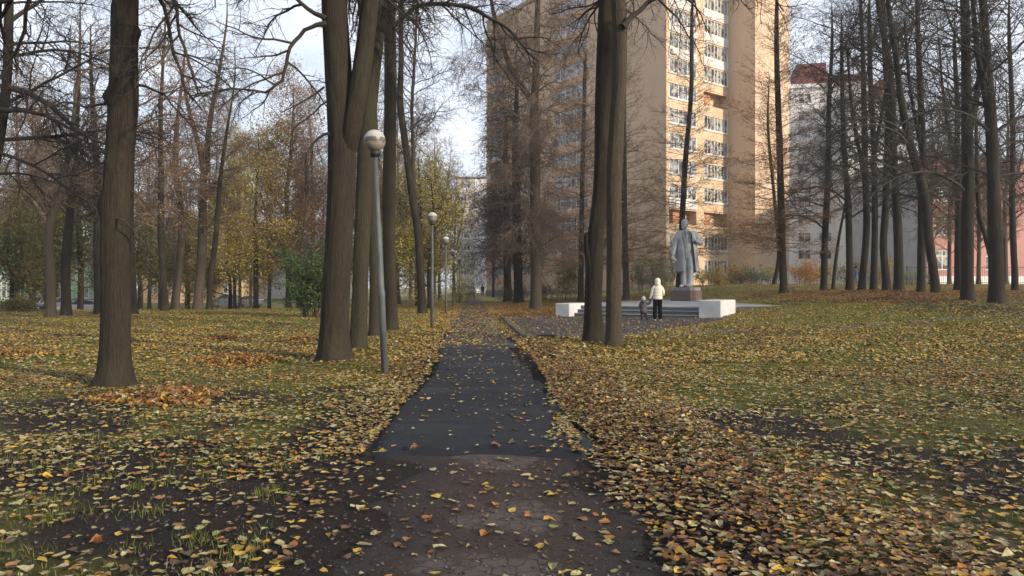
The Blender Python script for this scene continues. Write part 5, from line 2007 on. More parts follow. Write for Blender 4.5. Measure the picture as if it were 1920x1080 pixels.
# hands: lowered hand (viewer's left) and lapel hand
ktube(mb, [(-0.375, -0.09, 0.86), (-0.392, -0.11, 0.80)], [0.036, 0.040], 12, 0.7)
for k in range(4):
    o_ = (k - 1.5) * 0.019
    ktube(mb, [(-0.395 + o_ * 0.3, -0.115 + o_, 0.795), (-0.405 + o_ * 0.3, -0.135 + o_, 0.755 - 0.004 * k), (-0.39 + o_ * 0.3, -0.14 + o_, 0.722 + 0.004 * k)], [0.013, 0.012, 0.010], 8)
ktube(mb, [(-0.372, -0.13, 0.83), (-0.368, -0.152, 0.79), (-0.375, -0.155, 0.755)], [0.014, 0.013, 0.011], 8)
ktube(mb, [(0.20, -0.19, 1.195), (0.145, -0.215, 1.225)], [0.034, 0.042], 12, 0.8)
for k in range(4):
    o_ = k * 0.021
    ktube(mb, [(0.135, -0.235, 1.19 + o_), (0.105, -0.235, 1.195 + o_), (0.092, -0.205, 1.195 + o_)], [0.014, 0.013, 0.011], 8)
ktube(mb, [(0.155, -0.225, 1.26), (0.125, -0.225, 1.295), (0.11, -0.21, 1.315)], [0.015, 0.013, 0.011], 8)
fg = mb.build("figure", M_SILVER, st, remesh=0.024, smooth_it=3)
bpy.data.objects.remove(fig)
# crumpled cap held in the lowered hand
mb = MB()
mb.ell(kk((-0.375, -0.15, 0.735)), (0.075 * K, 0.04 * K, 0.045 * K), 14, 8, Matrix.Rotation(0.5, 3, 'Y'))
mb.ell(kk((-0.335, -0.165, 0.70)), (0.05 * K, 0.03 * K, 0.035 * K), 12, 8)
mb.build("held_cap", M_SILVER, st, remesh=0.03, smooth_it=1)
# sleeves
mb = MB()
ktube(mb, [(-0.185, 0.0, 1.41), (-0.235, 0.0, 1.33), (-0.285, 0.0, 1.17), (-0.315, -0.02, 1.06), (-0.345, -0.055, 0.95), (-0.372, -0.085, 0.86)], [0.075, 0.085, 0.076, 0.068, 0.062, 0.058], 16)
ktube(mb, [(0.165, 0.0, 1.41), (0.235, 0.01, 1.34), (0.315, 0.01, 1.23), (0.355, -0.015, 1.155)], [0.075, 0.088, 0.080, 0.072], 16)
ktube(mb, [(0.355, -0.015, 1.155), (0.29, -0.11, 1.15), (0.21, -0.185, 1.19)], [0.072, 0.066, 0.058], 16)
mb.build("sleeves", M_SILVER, st, remesh=0.028, smooth_it=2)
# overcoat shell, open at the front
rings_ = []
for (z, cx_, cy_, a_, b_, gl, gr) in ((0.385, 0.035, 0.04, 0.285, 0.27, 0.42, 0.52), (0.55, 0.025, 0.035, 0.272, 0.255, 0.42, 0.54), (0.75, 0.015, 0.03, 0.258, 0.24, 0.40, 0.56),
                                     (0.95, 0.005, 0.02, 0.245, 0.22, 0.42, 0.56), (1.12, -0.005, 0.01, 0.238, 0.195, 0.48, 0.54), (1.28, -0.01, 0.008, 0.236, 0.170, 0.52, 0.52),
                                     (1.38, -0.01, 0.01, 0.224, 0.145, 0.48, 0.48), (1.445, -0.015, 0.012, 0.175, 0.115, 0.42, 0.42), (1.48, -0.02, 0.012, 0.105, 0.095, 0.45, 0.45)):
    ring = []
    n_ = 44
    for k in range(n_):
        t = k / (n_ - 1)
        a0_ = -math.pi / 2 - gl - t * (2 * math.pi - gl - gr)
        w_ = 1.06 + (0.045 * math.sin(t * 38) + 0.025 * math.sin(t * 71)) * max(0.0, min(1.0, (1.25 - z) / 0.8))
        ring.append(kk((cx_ + a_ * w_ * math.cos(a0_), cy_ + b_ * w_ * math.sin(a0_), z + 0.012 * math.sin(t * 9) * (z < 0.4))))
    rings_.append(ring)
mb = MB().rings(rings_, cap=False, closed=False)
ct = mb.build("overcoat", M_SILVER, st, smooth=True)
sd_ = ct.modifiers.new("t", 'SOLIDIFY')
sd_.thickness = 0.05
sd_.offset = 0
ss_ = ct.modifiers.new("ss", 'SUBSURF')
ss_.levels = ss_.render_levels = 1
# lapels
for s_, L_ in ((-1, [(-0.085, -0.13, 1.46), (-0.14, -0.145, 1.38), (-0.135, -0.16, 1.30), (-0.09, -0.165, 1.17)]), (1, [(0.03, -0.125, 1.46), (0.10, -0.145, 1.39), (0.12, -0.16, 1.32), (0.105, -0.18, 1.24)])):
    mb = MB()
    ktube(mb, L_, [0.028, 0.045, 0.040, 0.018], 12, 0.35)
    mb.build("lapel", M_SILVER, st, smooth=True)

# ------------------------------------------------------------------ lamps
M_POLE = simple("painted_steel_pole", (0.105, 0.115, 0.12), (0.055, 0.06, 0.062), 9, 0.65, 0.3, 0.004, stretch=(1, 1, 0.25))


def globe_mat():
    m, nt, b = new_mat("stained_globe")
    v = coords(nt, (1, 1, 1))
    sp = nt.nodes.new("ShaderNodeSeparateXYZ")
    nt.links.new(v, sp.inputs[0])
    mr = nt.nodes.new("ShaderNodeMapRange")
    mr.inputs[1].default_value = -0.17
    mr.inputs[2].default_value = 0.17
    nt.links.new(sp.outputs[2], mr.inputs[0])
    n = noise(nt, v, 22, 6, 0.75)
    # grime collects in a band just below the middle of the globe
    band = ramp(nt, mr.outputs[0], [(0.0, (0.0,) * 3), (0.30, (0.05,) * 3), (0.46, (0.42,) * 3), (0.58, (0.40,) * 3), (0.68, (0.05,) * 3)])
    ad = nt.nodes.new("ShaderNodeMath")
    ad.operation = 'ADD'
    ad.operation = 'MULTIPLY_ADD'
    ad.inputs[1].default_value = 1.5
    nt.links.new(n, ad.inputs[0])
    nt.links.new(band, ad.inputs[2])
    sb = nt.nodes.new("ShaderNodeMath")
    sb.operation = 'SUBTRACT'
    sb.inputs[1].default_value = 0.5
    nt.links.new(ad.outputs[0], sb.inputs[0])
    k = ramp(nt, sb.outputs[0], [(0.48, (0, 0, 0)), (0.60, (0.85, 0.85, 0.85))])
    base = ramp(nt, mr.outputs[0], [(0.0, (0.20, 0.17, 0.145)), (0.45, (0.27, 0.24, 0.21)), (0.62, (0.36, 0.345, 0.315)), (0.9, (0.46, 0.45, 0.43))])
    nt.links.new(mix(nt, k, base, (0.055, 0.045, 0.038)), b.inputs["Base Color"])
    b.inputs["Roughness"].default_value = 0.45
    return m


M_GLOBE = globe_mat()


def lamp(x, y, h, label, rot=(0, 0, 0), gr=0.17):
    z = gz(x, y)
    root = thing("street_lamp", (x, y, z - 0.05), label, "street lamp", group="globe lamps along the path")
    root.rotation_euler = rot
    mb = MB().lathe([(0.054, -0.1), (0.054, 1.25), (0.059, 1.27), (0.059, 1.33), (0.050, 1.36), (0.048, h * 0.62), (0.040, h * 0.64), (0.038, h - gr * 2 - 0.06)], n=14)
    mb.build("pole", M_POLE, root, smooth=True)
    mb = MB().lathe([(0.075, h - gr * 2 - 0.08), (0.085, h - gr * 2 - 0.02), (0.075, h - gr * 2 + 0.02)], n=14)
    mb.build("collar", M_IRON, root, smooth=True)
    mb = MB()
    mb.ell((0, 0, 0), (gr, gr, gr), 28, 18)
    g = mb.build("globe", M_GLOBE, root, smooth=True)
    g.location = (0, 0, h - gr)
    g.rotation_euler = (0, 0, rnd.uniform(0, 6))
    return root


l1 = lamp(wx(722, 11.65), 11.65, 3.88, "nearest globe lamp, its pole leaning left, with a stained globe", (R(1.0), R(-2.35), 0))
for (px, d, lab) in ((810, 24.6, "second globe lamp along the path, straight and slender"), (836, 36.5, "third globe lamp along the path, in front of yellow foliage"),
                     (849, 49.5, "fourth globe lamp, its head lost in yellow leaves"), (861, 63, "fifth globe lamp, far down the path"), (866, 77, "farthest globe lamp near the path's end")):
    copy_tree(l1, (wx(px, d), d, gz(wx(px, d), d) - 0.05), rnd.uniform(0, 6), None, lab)
for o in SC.objects:
    if o.name.startswith("street_lamp.") and o.parent is None:
        o.rotation_euler = (R(rnd.uniform(-0.4, 0.4)), R(rnd.uniform(-0.4, 0.4)), rnd.uniform(0, 6))

# ------------------------------------------------------------------ people
M_PUFF = simple("cream_puffer", (0.66, 0.62, 0.52), (0.58, 0.54, 0.44), 9, 0.75)
M_BLACKC = simple("black_cloth", (0.006, 0.006, 0.007), None, 9, 0.95)
M_BLACKC.node_tree.nodes["Principled BSDF"].inputs["Specular IOR Level"].default_value = 0.08
M_GLOVE = simple("dark_glove", (0.02, 0.02, 0.022), None, 9, 0.8)
M_SKIN = simple("skin", (0.42, 0.26, 0.19), (0.38, 0.23, 0.17), 9, 0.6)
M_SHOEW = simple("white_sole", (0.55, 0.55, 0.55), None, 9, 0.7)
M_GREYC = simple("grey_child_coat", (0.085, 0.083, 0.085), (0.045, 0.045, 0.048), 14, 0.85)
M_GREYH = simple("light_grey_knit", (0.42, 0.41, 0.39), (0.32, 0.31, 0.30), 20, 0.9)
M_DTROU = simple("dark_child_trousers", (0.016, 0.015, 0.017), None, 9, 0.85)


def hand(mb, wrist, d, curl, s=1.0, side=1):
    """palm plus five separate bent digits; d = pointing direction, curl = direction the fingers close"""
    d = Vector(d).normalized()
    c = Vector(curl).normalized()
    w = d.cross(c).normalized()
    wr = Vector(wrist)
    mb.tube([wr, wr + d * 0.045 * s, wr + d * 0.085 * s], [0.026 * s, 0.036 * s, 0.034 * s], 10, 0.55)
    for k, l in enumerate((0.065, 0.075, 0.07, 0.055)):
        b = wr + d * 0.088 * s + w * (k - 1.5) * 0.019 * s
        mb.tube([b, b + (d * 0.8 + c * 0.35) * l * 0.5 * s, b + (d * 0.9 + c * 1.1) * l * 0.75 * s], [0.0095 * s, 0.009 * s, 0.0075 * s], 7)
    b = wr + d * 0.03 * s + w * side * 0.034 * s
    mb.tube([b, b + (d * 0.5 + w * side * 0.5 + c * 0.4) * 0.04 * s, b + (d * 0.9 + c * 0.7 + w * side * 0.4) * 0.06 * s], [0.012 * s, 0.011 * s, 0.009 * s], 7)


def ringset(spec, n=20):
    return [[(cx_ + a_ * math.cos(t), cy_ + b_ * math.sin(t), z) for t in [2 * math.pi * k / n for k in range(n)]] for (z, cx_, cy_, a_, b_) in spec]


ax_, ay_ = wx(1233, 29.6), 29.6
ad = thing("person", (ax_, ay_, gz(ax_, ay_) + 0.012), "adult from behind in cream hooded puffer jacket and black trousers, leading a child", "person", R(-4), group=None)
# body (head with face under the hood, neck, torso, legs, hands)
mb = MB()
mb.ell((0.0, 0.02, 1.55), (0.076, 0.095, 0.112), 18, 12)
mb.ell((0, 0.115, 1.54), (0.014, 0.02, 0.022), 8, 6)
mb.ell((0, 0.098, 1.495), (0.024, 0.012, 0.008), 8, 6)
for s_ in (-1, 1):
    mb.ell((s_ * 0.03, 0.1, 1.565), (0.012, 0.008, 0.007), 8, 6)
    mb.ell((s_ * 0.077, 0.01, 1.545), (0.011, 0.018, 0.028), 8, 6)
mb.tube([(0, 0, 1.34), (0, 0.01, 1.47)], [0.055, 0.05], 12)
mb.rings(ringset([(0.84, 0, 0, 0.14, 0.10), (1.0, 0, 0, 0.13, 0.095), (1.2, 0, 0, 0.155, 0.10), (1.33, 0, 0, 0.13, 0.085), (1.39, 0, 0, 0.06, 0.055)]))
for (s_, fy) in ((-1, 0.05), (1, -0.02)):
    mb.tube([(s_ * 0.075, 0, 0.88), (s_ * 0.085, fy * 0.5, 0.48), (s_ * 0.095, fy, 0.09)], [0.085, 0.055, 0.036], 12)
mb.tube([(-0.17, 0, 1.31), (-0.23, 0.0, 1.08), (-0.275, 0.04, 0.87)], [0.045, 0.038, 0.028], 10)
mb.tube([(0.17, 0, 1.31), (0.225, 0.0, 1.10), (0.20, 0.13, 1.0)], [0.045, 0.038, 0.028], 10)
hand(mb, (-0.28, 0.04, 0.865), (-0.25, 0.05, -1), (-1, 0.2, 0), 1.0, 1)
hand(mb, (0.195, 0.14, 1.0), (-0.4, 0.8, 0.1), (-1, 0, 0), 1.0, 1)
mb.build("body", M_SKIN, ad, remesh=0.0085, smooth_it=1)
# puffer jacket with sewn bands
spec = []
zz = 0.83
bands = [(0.83, 0.965), (0.965, 1.075), (1.075, 1.185), (1.185, 1.345)]
for (z0_, z1_) in bands:
    for k in range(6):
        t = k / 5
        bulge = abs(math.sin(math.pi * t)) ** 0.6 * 0.013
        z = z0_ + (z1_ - z0_) * (t * 0.98 + 0.01)
        w_ = np.interp(z, [0.83, 1.0, 1.2, 1.3, 1.345], [0.182, 0.180, 0.185, 0.170, 0.140])
        spec.append((z, 0, 0, w_ + bulge, w_ * 0.70 + bulge))
spec += [(1.375, 0, 0.0, 0.105, 0.09), (1.40, 0, 0.0, 0.085, 0.08)]
mb = MB().rings(ringset(spec, 32))
jk = mb.build("jacket", M_PUFF, ad, smooth=True)
mb = MB()
for pts, side in (([(-0.125, 0, 1.325), (-0.185, 0.0, 1.22), (-0.218, 0.005, 1.08), (-0.258, 0.025, 0.95), (-0.278, 0.035, 0.885)], -1), ([(0.125, 0, 1.325), (0.190, 0.0, 1.22), (0.218, -0.01, 1.12), (0.222, 0.05, 1.04), (0.205, 0.12, 1.005)], 1)):
    A = smooth_path([(*p, r_) for p, r_ in zip(pts, (0.072, 0.070, 0.062, 0.056, 0.046))], 0.018)
    mb2 = MB()
    mb2.tube([tuple(a[:3]) for a in A], [a[3] * (1 + 0.07 * abs(math.sin(i * 0.45))) for i, a in enumerate(A)], 16)
    mb2.build("sleeve", M_PUFF, ad, smooth=True)
mb = MB()
mb.ell((0, 0.005, 1.56), (0.122, 0.128, 0.138), 22, 14)
mb.ell((0, -0.03, 1.46), (0.115, 0.105, 0.10), 18, 10)
mb.ell((0, -0.01, 1.385), (0.150, 0.105, 0.06), 20, 10)
mb.ell((0, -0.03, 1.655), (0.045, 0.05, 0.04), 12, 8)
mb.build("hood", M_PUFF, ad, remesh=0.012, smooth_it=3)
for (s_, fy) in ((-1, 0.05), (1, -0.02)):
    A = smooth_path([(s_ * 0.078, 0, 0.90, 0.115), (s_ * 0.084, 0.005, 0.75, 0.110), (s_ * 0.096, fy * 0.5 + 0.015, 0.48, 0.092), (s_ * 0.102, fy, 0.22, 0.090), (s_ * 0.104, fy, 0.085, 0.076)], 0.03)
    mb = MB()
    mb.tube([tuple(a[:3]) for a in A], [a[3] * (1 + 0.03 * math.sin(i * 1.9)) for i, a in enumerate(A)], 18, 0.9)
    mb.build("trouser_leg", M_BLACKC, ad, smooth=True)
    mb = MB()
    mb.ell((s_ * 0.105, fy + 0.045, 0.05), (0.047, 0.135, 0.05), 14, 8)
    sh_ = mb.build("shoe", M_BLACKC, ad, smooth=True)
    mb = MB()
    mb.rings(ringset([(0.0, s_ * 0.105, fy + 0.045, 0.048, 0.135), (0.03, s_ * 0.105, fy + 0.045, 0.053, 0.142), (0.034, s_ * 0.105, fy + 0.045, 0.045, 0.13)], 20))
    mb.build("sole", M_SHOEW, sh_, smooth=False)
mb = MB()
hand(mb, (-0.28, 0.04, 0.868), (-0.25, 0.05, -1), (-1, 0.2, 0), 1.14, 1)
mb.tube([(-0.278, 0.035, 0.90), (-0.281, 0.04, 0.865)], [0.034, 0.034], 12)
mb.build("glove", M_GLOVE, ad, remesh=0.007)

kx, ky = wx(1206.5, 29.75), 29.75
kd = thing("child", (kx, ky, gz(kx, ky) + 0.012), "small child in dark grey coat and pale knit hat, holding the adult's hand", "child", R(-6))
mb = MB()
mb.ell((0.0, 0.015, 0.845), (0.072, 0.085, 0.092), 18, 12)
mb.ell((0, 0.10, 0.835), (0.011, 0.014, 0.014), 8, 6)
mb.ell((0, 0.092, 0.80), (0.018, 0.01, 0.006), 8, 6)
for s_ in (-1, 1):
    mb.ell((s_ * 0.028, 0.09, 0.855), (0.010, 0.007, 0.006), 8, 6)
    mb.ell((s_ * 0.072, 0.01, 0.84), (0.009, 0.015, 0.022), 8, 6)
mb.tube([(0, 0, 0.68), (0, 0.005, 0.78)], [0.04, 0.038], 10)
mb.rings(ringset([(0.34, 0, 0, 0.085, 0.07), (0.5, 0, 0, 0.09, 0.07), (0.63, 0, 0, 0.10, 0.07), (0.70, 0, 0, 0.085, 0.06), (0.735, 0, 0, 0.04, 0.04)]))
mb.tube([(-0.05, 0, 0.37), (-0.06, 0.01, 0.2), (-0.06, -0.03, 0.05)], [0.05, 0.035, 0.026], 10)
mb.tube([(0.05, 0, 0.37), (0.095, 0.05, 0.2), (0.15, 0.03, 0.07)], [0.05, 0.035, 0.026], 10)
mb.tube([(-0.10, 0, 0.69), (-0.135, 0, 0.58), (-0.13, 0.04, 0.49)], [0.03, 0.025, 0.018], 8)
mb.tube([(0.10, 0, 0.69), (0.175, 0.0, 0.63), (0.255, 0.0, 0.70)], [0.03, 0.025, 0.018], 8)
hand(mb, (-0.13, 0.045, 0.485), (0, 0.2, -1), (0.6, 0.6, 0), 0.62, -1)
hand(mb, (0.255, 0.0, 0.70), (0.6, 0.1, 0.75), (0.4, 0.8, 0), 0.62, 1)
mb.build("body", M_SKIN, kd, remesh=0.0065, smooth_it=1)
mb = MB().rings(ringset([(0.30, 0, 0, 0.135, 0.105), (0.36, 0, 0, 0.14, 0.11), (0.48, 0, 0, 0.13, 0.105), (0.50, 0, 0, 0.122, 0.098), (0.52, 0, 0, 0.13, 0.104), (0.62, 0, 0, 0.13, 0.10), (0.70, 0, 0, 0.105, 0.085), (0.745, 0, 0, 0.06, 0.06)], 26))
mb.build("coat", M_GREYC, kd, smooth=True)
for pts in ([(-0.10, 0, 0.70), (-0.145, 0, 0.60), (-0.14, 0.04, 0.51)], [(0.10, 0, 0.70), (0.18, 0.0, 0.635), (0.245, 0.0, 0.685)]):
    mb = MB()
    mb.tube(pts, [0.05, 0.046, 0.036], 14)
    mb.build("sleeve", M_GREYC, kd, smooth=True)
mb = MB()
mb.tube([(-0.085, -0.05, 0.755), (0.0, -0.085, 0.735), (0.085, -0.05, 0.755)], [0.04, 0.055, 0.04], 14)
mb.ell((0, -0.075, 0.72), (0.075, 0.045, 0.055), 14, 8)
mb.build("hood", M_GREYC, kd, remesh=0.01, smooth_it=2)
mb = MB()
mb.ell((0, 0.002, 0.875), (0.086, 0.095, 0.085), 18, 12)
mb.ell((0, 0.0, 0.955), (0.030, 0.030, 0.028), 12, 8)
mb.ell((0, -0.01, 0.83), (0.086, 0.085, 0.045), 16, 8)
mb.build("knit_hat", M_GREYH, kd, remesh=0.01, smooth_it=2)
for pts in ([(-0.055, 0, 0.38), (-0.062, 0.01, 0.2), (-0.062, -0.03, 0.07)], [(0.05, 0, 0.38), (0.095, 0.05, 0.2), (0.145, 0.03, 0.085)]):
    mb = MB()
    mb.tube(pts, [0.072, 0.058, 0.047], 14)
    mb.build("trouser_leg", M_DTROU, kd, smooth=True)
for (x_, y_, a_) in ((-0.062, -0.005, 0.1), (0.155, 0.05, -0.3)):
    M_ = Matrix.Rotation(a_, 3, 'Z')
    mb = MB()
    mb.ell((x_, y_, 0.038), (0.036, 0.075, 0.038), 12, 8, M_)
    mb.build("boot", M_BLACKC, kd, smooth=True)
mb = MB()
hand(mb, (0.25, 0.0, 0.694), (0.6, 0.1, 0.75), (0.4, 0.8, 0), 0.72, 1)
mb.tube([(0.235, 0, 0.675), (0.255, 0, 0.70)], [0.028, 0.026], 12)
mb.build("mitten", M_GLOVE, kd, remesh=0.006)


def far_person(px, d, label, top, legs, rz, h=1.72):
    x = wx(px, d)
    root = thing("person", (x, d, gz(x, d)), label, "person", rz)
    s = h / 1.72
    mb = MB()
    mb.ell((0.0, 0.0, 1.60 * s), (0.08, 0.10, 0.12), 14, 10)
    mb.ell((0.0, -0.10, 1.59 * s), (0.014, 0.02, 0.02), 8, 6)
    mb.tube([(0, 0, 1.38 * s), (0, 0, 1.5 * s)], [0.055, 0.05], 10)
    mb.rings(ringset([(0.84 * s, 0, 0, 0.13, 0.10), (1.0 * s, 0, 0, 0.13, 0.1), (1.25 * s, 0, 0, 0.15, 0.10), (1.4 * s, 0, 0, 0.10, 0.08)]))
    for s_, fy in ((-1, 0.16), (1, -0.12)):
        mb.tube([(s_ * 0.07, 0, 0.88 * s), (s_ * 0.08, -fy * 0.4 - 0.03, 0.48 * s), (s_ * 0.08, -fy, 0.09)], [0.08, 0.055, 0.038], 10)
        mb.tube([(s_ * 0.16, 0, 1.36 * s), (s_ * 0.21, fy * 0.3, 1.1 * s), (s_ * 0.20, fy * 0.6 - 0.08, 0.9 * s)], [0.045, 0.038, 0.028], 10)
        hand(mb, (s_ * 0.20, fy * 0.6 - 0.085, 0.885 * s), (0, -0.1, -1), (-s_, 0, 0), 0.95, 1)
    mb.build("body", M_SKIN, root, remesh=0.012, smooth_it=1)
    mb = MB().rings(ringset([(0.80 * s, 0, 0, 0.175, 0.14), (1.0 * s, 0, 0, 0.165, 0.135), (1.25 * s, 0, 0, 0.185, 0.135), (1.38 * s, 0, 0, 0.14, 0.11), (1.45 * s, 0, 0, 0.07, 0.07)]))
    mb.build("jacket", top, root, smooth=True)
    for s_, fy in ((-1, 0.16), (1, -0.12)):
        mb = MB()
        mb.tube([(s_ * 0.15, 0, 1.38 * s), (s_ * 0.21, fy * 0.3, 1.1 * s), (s_ * 0.20, fy * 0.6 - 0.07, 0.92 * s)], [0.07, 0.062, 0.05], 12)
        mb.build("sleeve", top, root, smooth=True)
        mb = MB()
        mb.tube([(s_ * 0.075, 0, 0.9 * s), (s_ * 0.08, -fy * 0.4 - 0.03, 0.48 * s), (s_ * 0.08, -fy, 0.10)], [0.10, 0.075, 0.062], 12)
        mb.build("trouser_leg", legs, root, smooth=True)
        mb = MB()
        mb.ell((s_ * 0.08, -fy - 0.06, 0.045), (0.045, 0.13, 0.045), 12, 8)
        mb.build("shoe", M_BLACKC, root, smooth=True)
    mb = MB()
    mb.ell((0, 0.01, 1.64 * s), (0.09, 0.11, 0.10), 14, 10)
    mb.build("hat", M_BLACKC, root, smooth=True)
    return root


M_BLUEC = simple("blue_jacket", (0.06, 0.13, 0.32), (0.05, 0.10, 0.26), 8, 0.8)
M_JEANS = simple("pale_grey_trousers", (0.25, 0.27, 0.32), None, 8, 0.85)
far_person(905, 108, "dark-clothed distant walker at the far end of the path", M_BLACKC, M_BLACKC, R(170))
far_person(1605, 66, "distant passer-by in a blue jacket between two grove trunks", M_BLUEC, M_JEANS, R(80), 1.6)

# ------------------------------------------------------------------ cars
M_TYRE = simple("tyre_rubber", (0.02, 0.02, 0.02), None, 5, 0.9)
M_RIM = simple("alloy_rim", (0.45, 0.45, 0.46), None, 5, 0.35, metallic=0.7)
M_LAMPG = simple("headlamp_glass", (0.6, 0.6, 0.62), None, 5, 0.15)
M_LAMPR = simple("tail_lamp_red", (0.35, 0.02, 0.02), None, 5, 0.2)
M_CGLASS = simple("car_glass", (0.03, 0.035, 0.04), (0.05, 0.055, 0.06), 3, 0.08)


def car(px, d, rz, paint, label, kind="sedan", z=None):
    x = wx(px, d)
    zz = gz(x, d) if z is None else z
    root = thing("parked_car", (x, d, zz), label, "car", rz, "cars parked along the street")
    if kind == "sedan":
        L, H, top = 4.55, 1.43, [(-2.05, 0.98), (-1.35, 1.05), (-0.75, 1.40), (0.35, 1.43), (1.05, 1.02), (1.3, 0.96)]
        hood = [(-2.27, 0.45), (-2.25, 0.85), (-2.05, 1.0), (-1.4, 1.04), (1.15, 0.98), (1.95, 0.84), (2.24, 0.68), (2.28, 0.40)]
        cab = [(-1.55, 1.02), (-0.80, 1.40), (-0.3, 1.44), (0.25, 1.43), (1.12, 0.99)]
    elif kind == "suv":
        L = 4.5
        hood = [(-2.2, 0.5), (-2.2, 1.05), (-2.05, 1.12), (1.1, 1.06), (1.9, 0.95), (2.2, 0.78), (2.22, 0.45)]
        cab = [(-2.0, 1.1), (-1.75, 1.62), (-1.0, 1.70), (0.2, 1.68), (1.05, 1.07)]
    else:
        L = 4.0
        hood = [(-1.95, 0.45), (-1.97, 0.95), (-1.85, 1.02), (1.0, 0.98), (1.75, 0.86), (2.0, 0.68), (2.02, 0.40)]
        cab = [(-1.85, 1.0), (-1.45, 1.42), (-0.8, 1.48), (0.2, 1.46), (1.0, 0.99)]
    mb = MB()
    prof = hood + [(hood[-1][0] - 0.12, 0.24), (hood[0][0] + 0.12, 0.24)]
    secs = []
    for (y, sc, zb) in ((-0.86, 0.965, 0.03), (-0.80, 0.99, 0.0), (-0.4, 1.0, 0.0), (0.4, 1.0, 0.0), (0.80, 0.99, 0.0), (0.86, 0.965, 0.03)):
        secs.append([(px_ * sc, y, 0.62 + (pz - 0.62) * (1 - zb * 2)) for (px_, pz) in prof])
    mb.rings(secs)
    mb.build("body", paint, root, bevel=0.04, seg=2)
    mb = MB()
    secs = []
    for (y, sc, dz) in ((-0.78, 1.0, 0), (-0.60, 0.98, 1), (0.60, 0.98, 1), (0.78, 1.0, 0)):
        secs.append(None)
    zb = cab[0][1] - 0.05
    lowr = []
    n = len(cab)
    V = []
    for s_ in (-1, 1):
        for (cx_, cz_) in cab:
            t = (cz_ - zb) / 0.45
            V.append((cx_, s_ * (0.80 - 0.17 * t), cz_))
    Fs = [tuple(range(n)), tuple(reversed(range(n, 2 * n)))] + [(i, n + i, n + i + 1, i + 1) for i in range(n - 1)] + [(n - 1, 2 * n - 1, n, 0)]
    mb.add(V, Fs)
    mb.build("cabin", paint, root, bevel=0.03)
    # side and end glass, slightly proud of the cabin
    for s_ in (-1, 1):
        mb = MB()
        inner = []
        cxm = sum(c[0] for c in cab) / n
        for (cx_, cz_) in cab:
            x2 = cxm + (cx_ - cxm) * 0.86
            z2 = zb + 0.09 + (cz_ - zb) * 0.80
            t = (z2 - zb) / 0.45
            inner.append((x2, s_ * (0.80 - 0.17 * t + 0.008), z2))
        mb.add(inner, [tuple(range(n)) if s_ < 0 else tuple(reversed(range(n)))])
        mb.build("side_window", M_CGLASS, root)
        mb = MB()
        xp = cxm + 0.05
        zt_ = max(c[1] for c in cab) - 0.05
        mb.add([(xp, s_ * 0.795, zb + 0.08), (xp + 0.07, s_ * 0.795, zb + 0.08), (xp + 0.05, s_ * (0.80 - 0.17 * (zt_ - zb) / 0.45 + 0.016), zt_), (xp, s_ * (0.80 - 0.17 * (zt_ - zb) / 0.45 + 0.016), zt_)], [(0, 1, 2, 3)])
        mb.build("door_pillar", paint, root)
    for (i0, i1, nm_) in ((n - 2, n - 1, "windscreen"), (0, 1, "rear_window")):
        a_, b_ = Vector((cab[i0][0], 0, cab[i0][1])), Vector((cab[i1][0], 0, cab[i1][1]))
        if a_.z > b_.z:
            a_, b_ = b_, a_
        nn = Vector((1 if nm_ == "windscreen" else -1, 0, 0.6)).normalized() * 0.012
        p, q = a_.lerp(b_, 0.12) + nn, a_.lerp(b_, 0.90) + nn
        mb = MB()
        mb.add([(p.x, -0.70, p.z), (p.x, 0.70, p.z), (q.x, 0.58, q.z), (q.x, -0.58, q.z)], [(0, 1, 2, 3)])
        mb.build(nm_, M_CGLASS, root)
    xf, xr = L * 0.31, -L * 0.30
    for wx_ in (xf, xr):
        for s_ in (-1, 1):
            Mw = Matrix.Translation((wx_, s_ * 0.78, 0.31)) @ Matrix.Rotation(R(90), 4, 'X')
            w_ = MB().lathe([(0.22, -0.10), (0.29, -0.10), (0.31, -0.06), (0.31, 0.06), (0.29, 0.10), (0.22, 0.10)], n=20, M=Mw).build("wheel", M_TYRE, root, smooth=False)
            MB().lathe([(0.05, -0.112), (0.19, -0.106), (0.20, 0.0), (0.19, 0.106), (0.05, 0.112)], n=16, M=Mw).build("rim", M_RIM, w_)
    for s_ in (-1, 1):
        MB().box(hood[-2][0] - 0.22, hood[-2][0] + 0.03, s_ * 0.62 - 0.14, s_ * 0.62 + 0.14, 0.60, 0.74).build("headlight", M_LAMPG, root, bevel=0.03)
        MB().box(hood[0][0] - 0.02, hood[0][0] + 0.16, s_ * 0.66 - 0.12, s_ * 0.66 + 0.12, 0.72, 0.90).build("tail_light", M_LAMPR, root, bevel=0.02)
        MB().box(0.72, 0.90, s_ * 0.80 - 0.02 + s_ * 0.08, s_ * 0.80 + 0.02 + s_ * 0.12, 0.98, 1.10).build("wing_mirror", paint, root, bevel=0.02)
    return root


def paint(name, c, met=0.4):
    return simple(name, c, tuple(v * 0.9 for v in c), 0.6, 0.25, metallic=met)


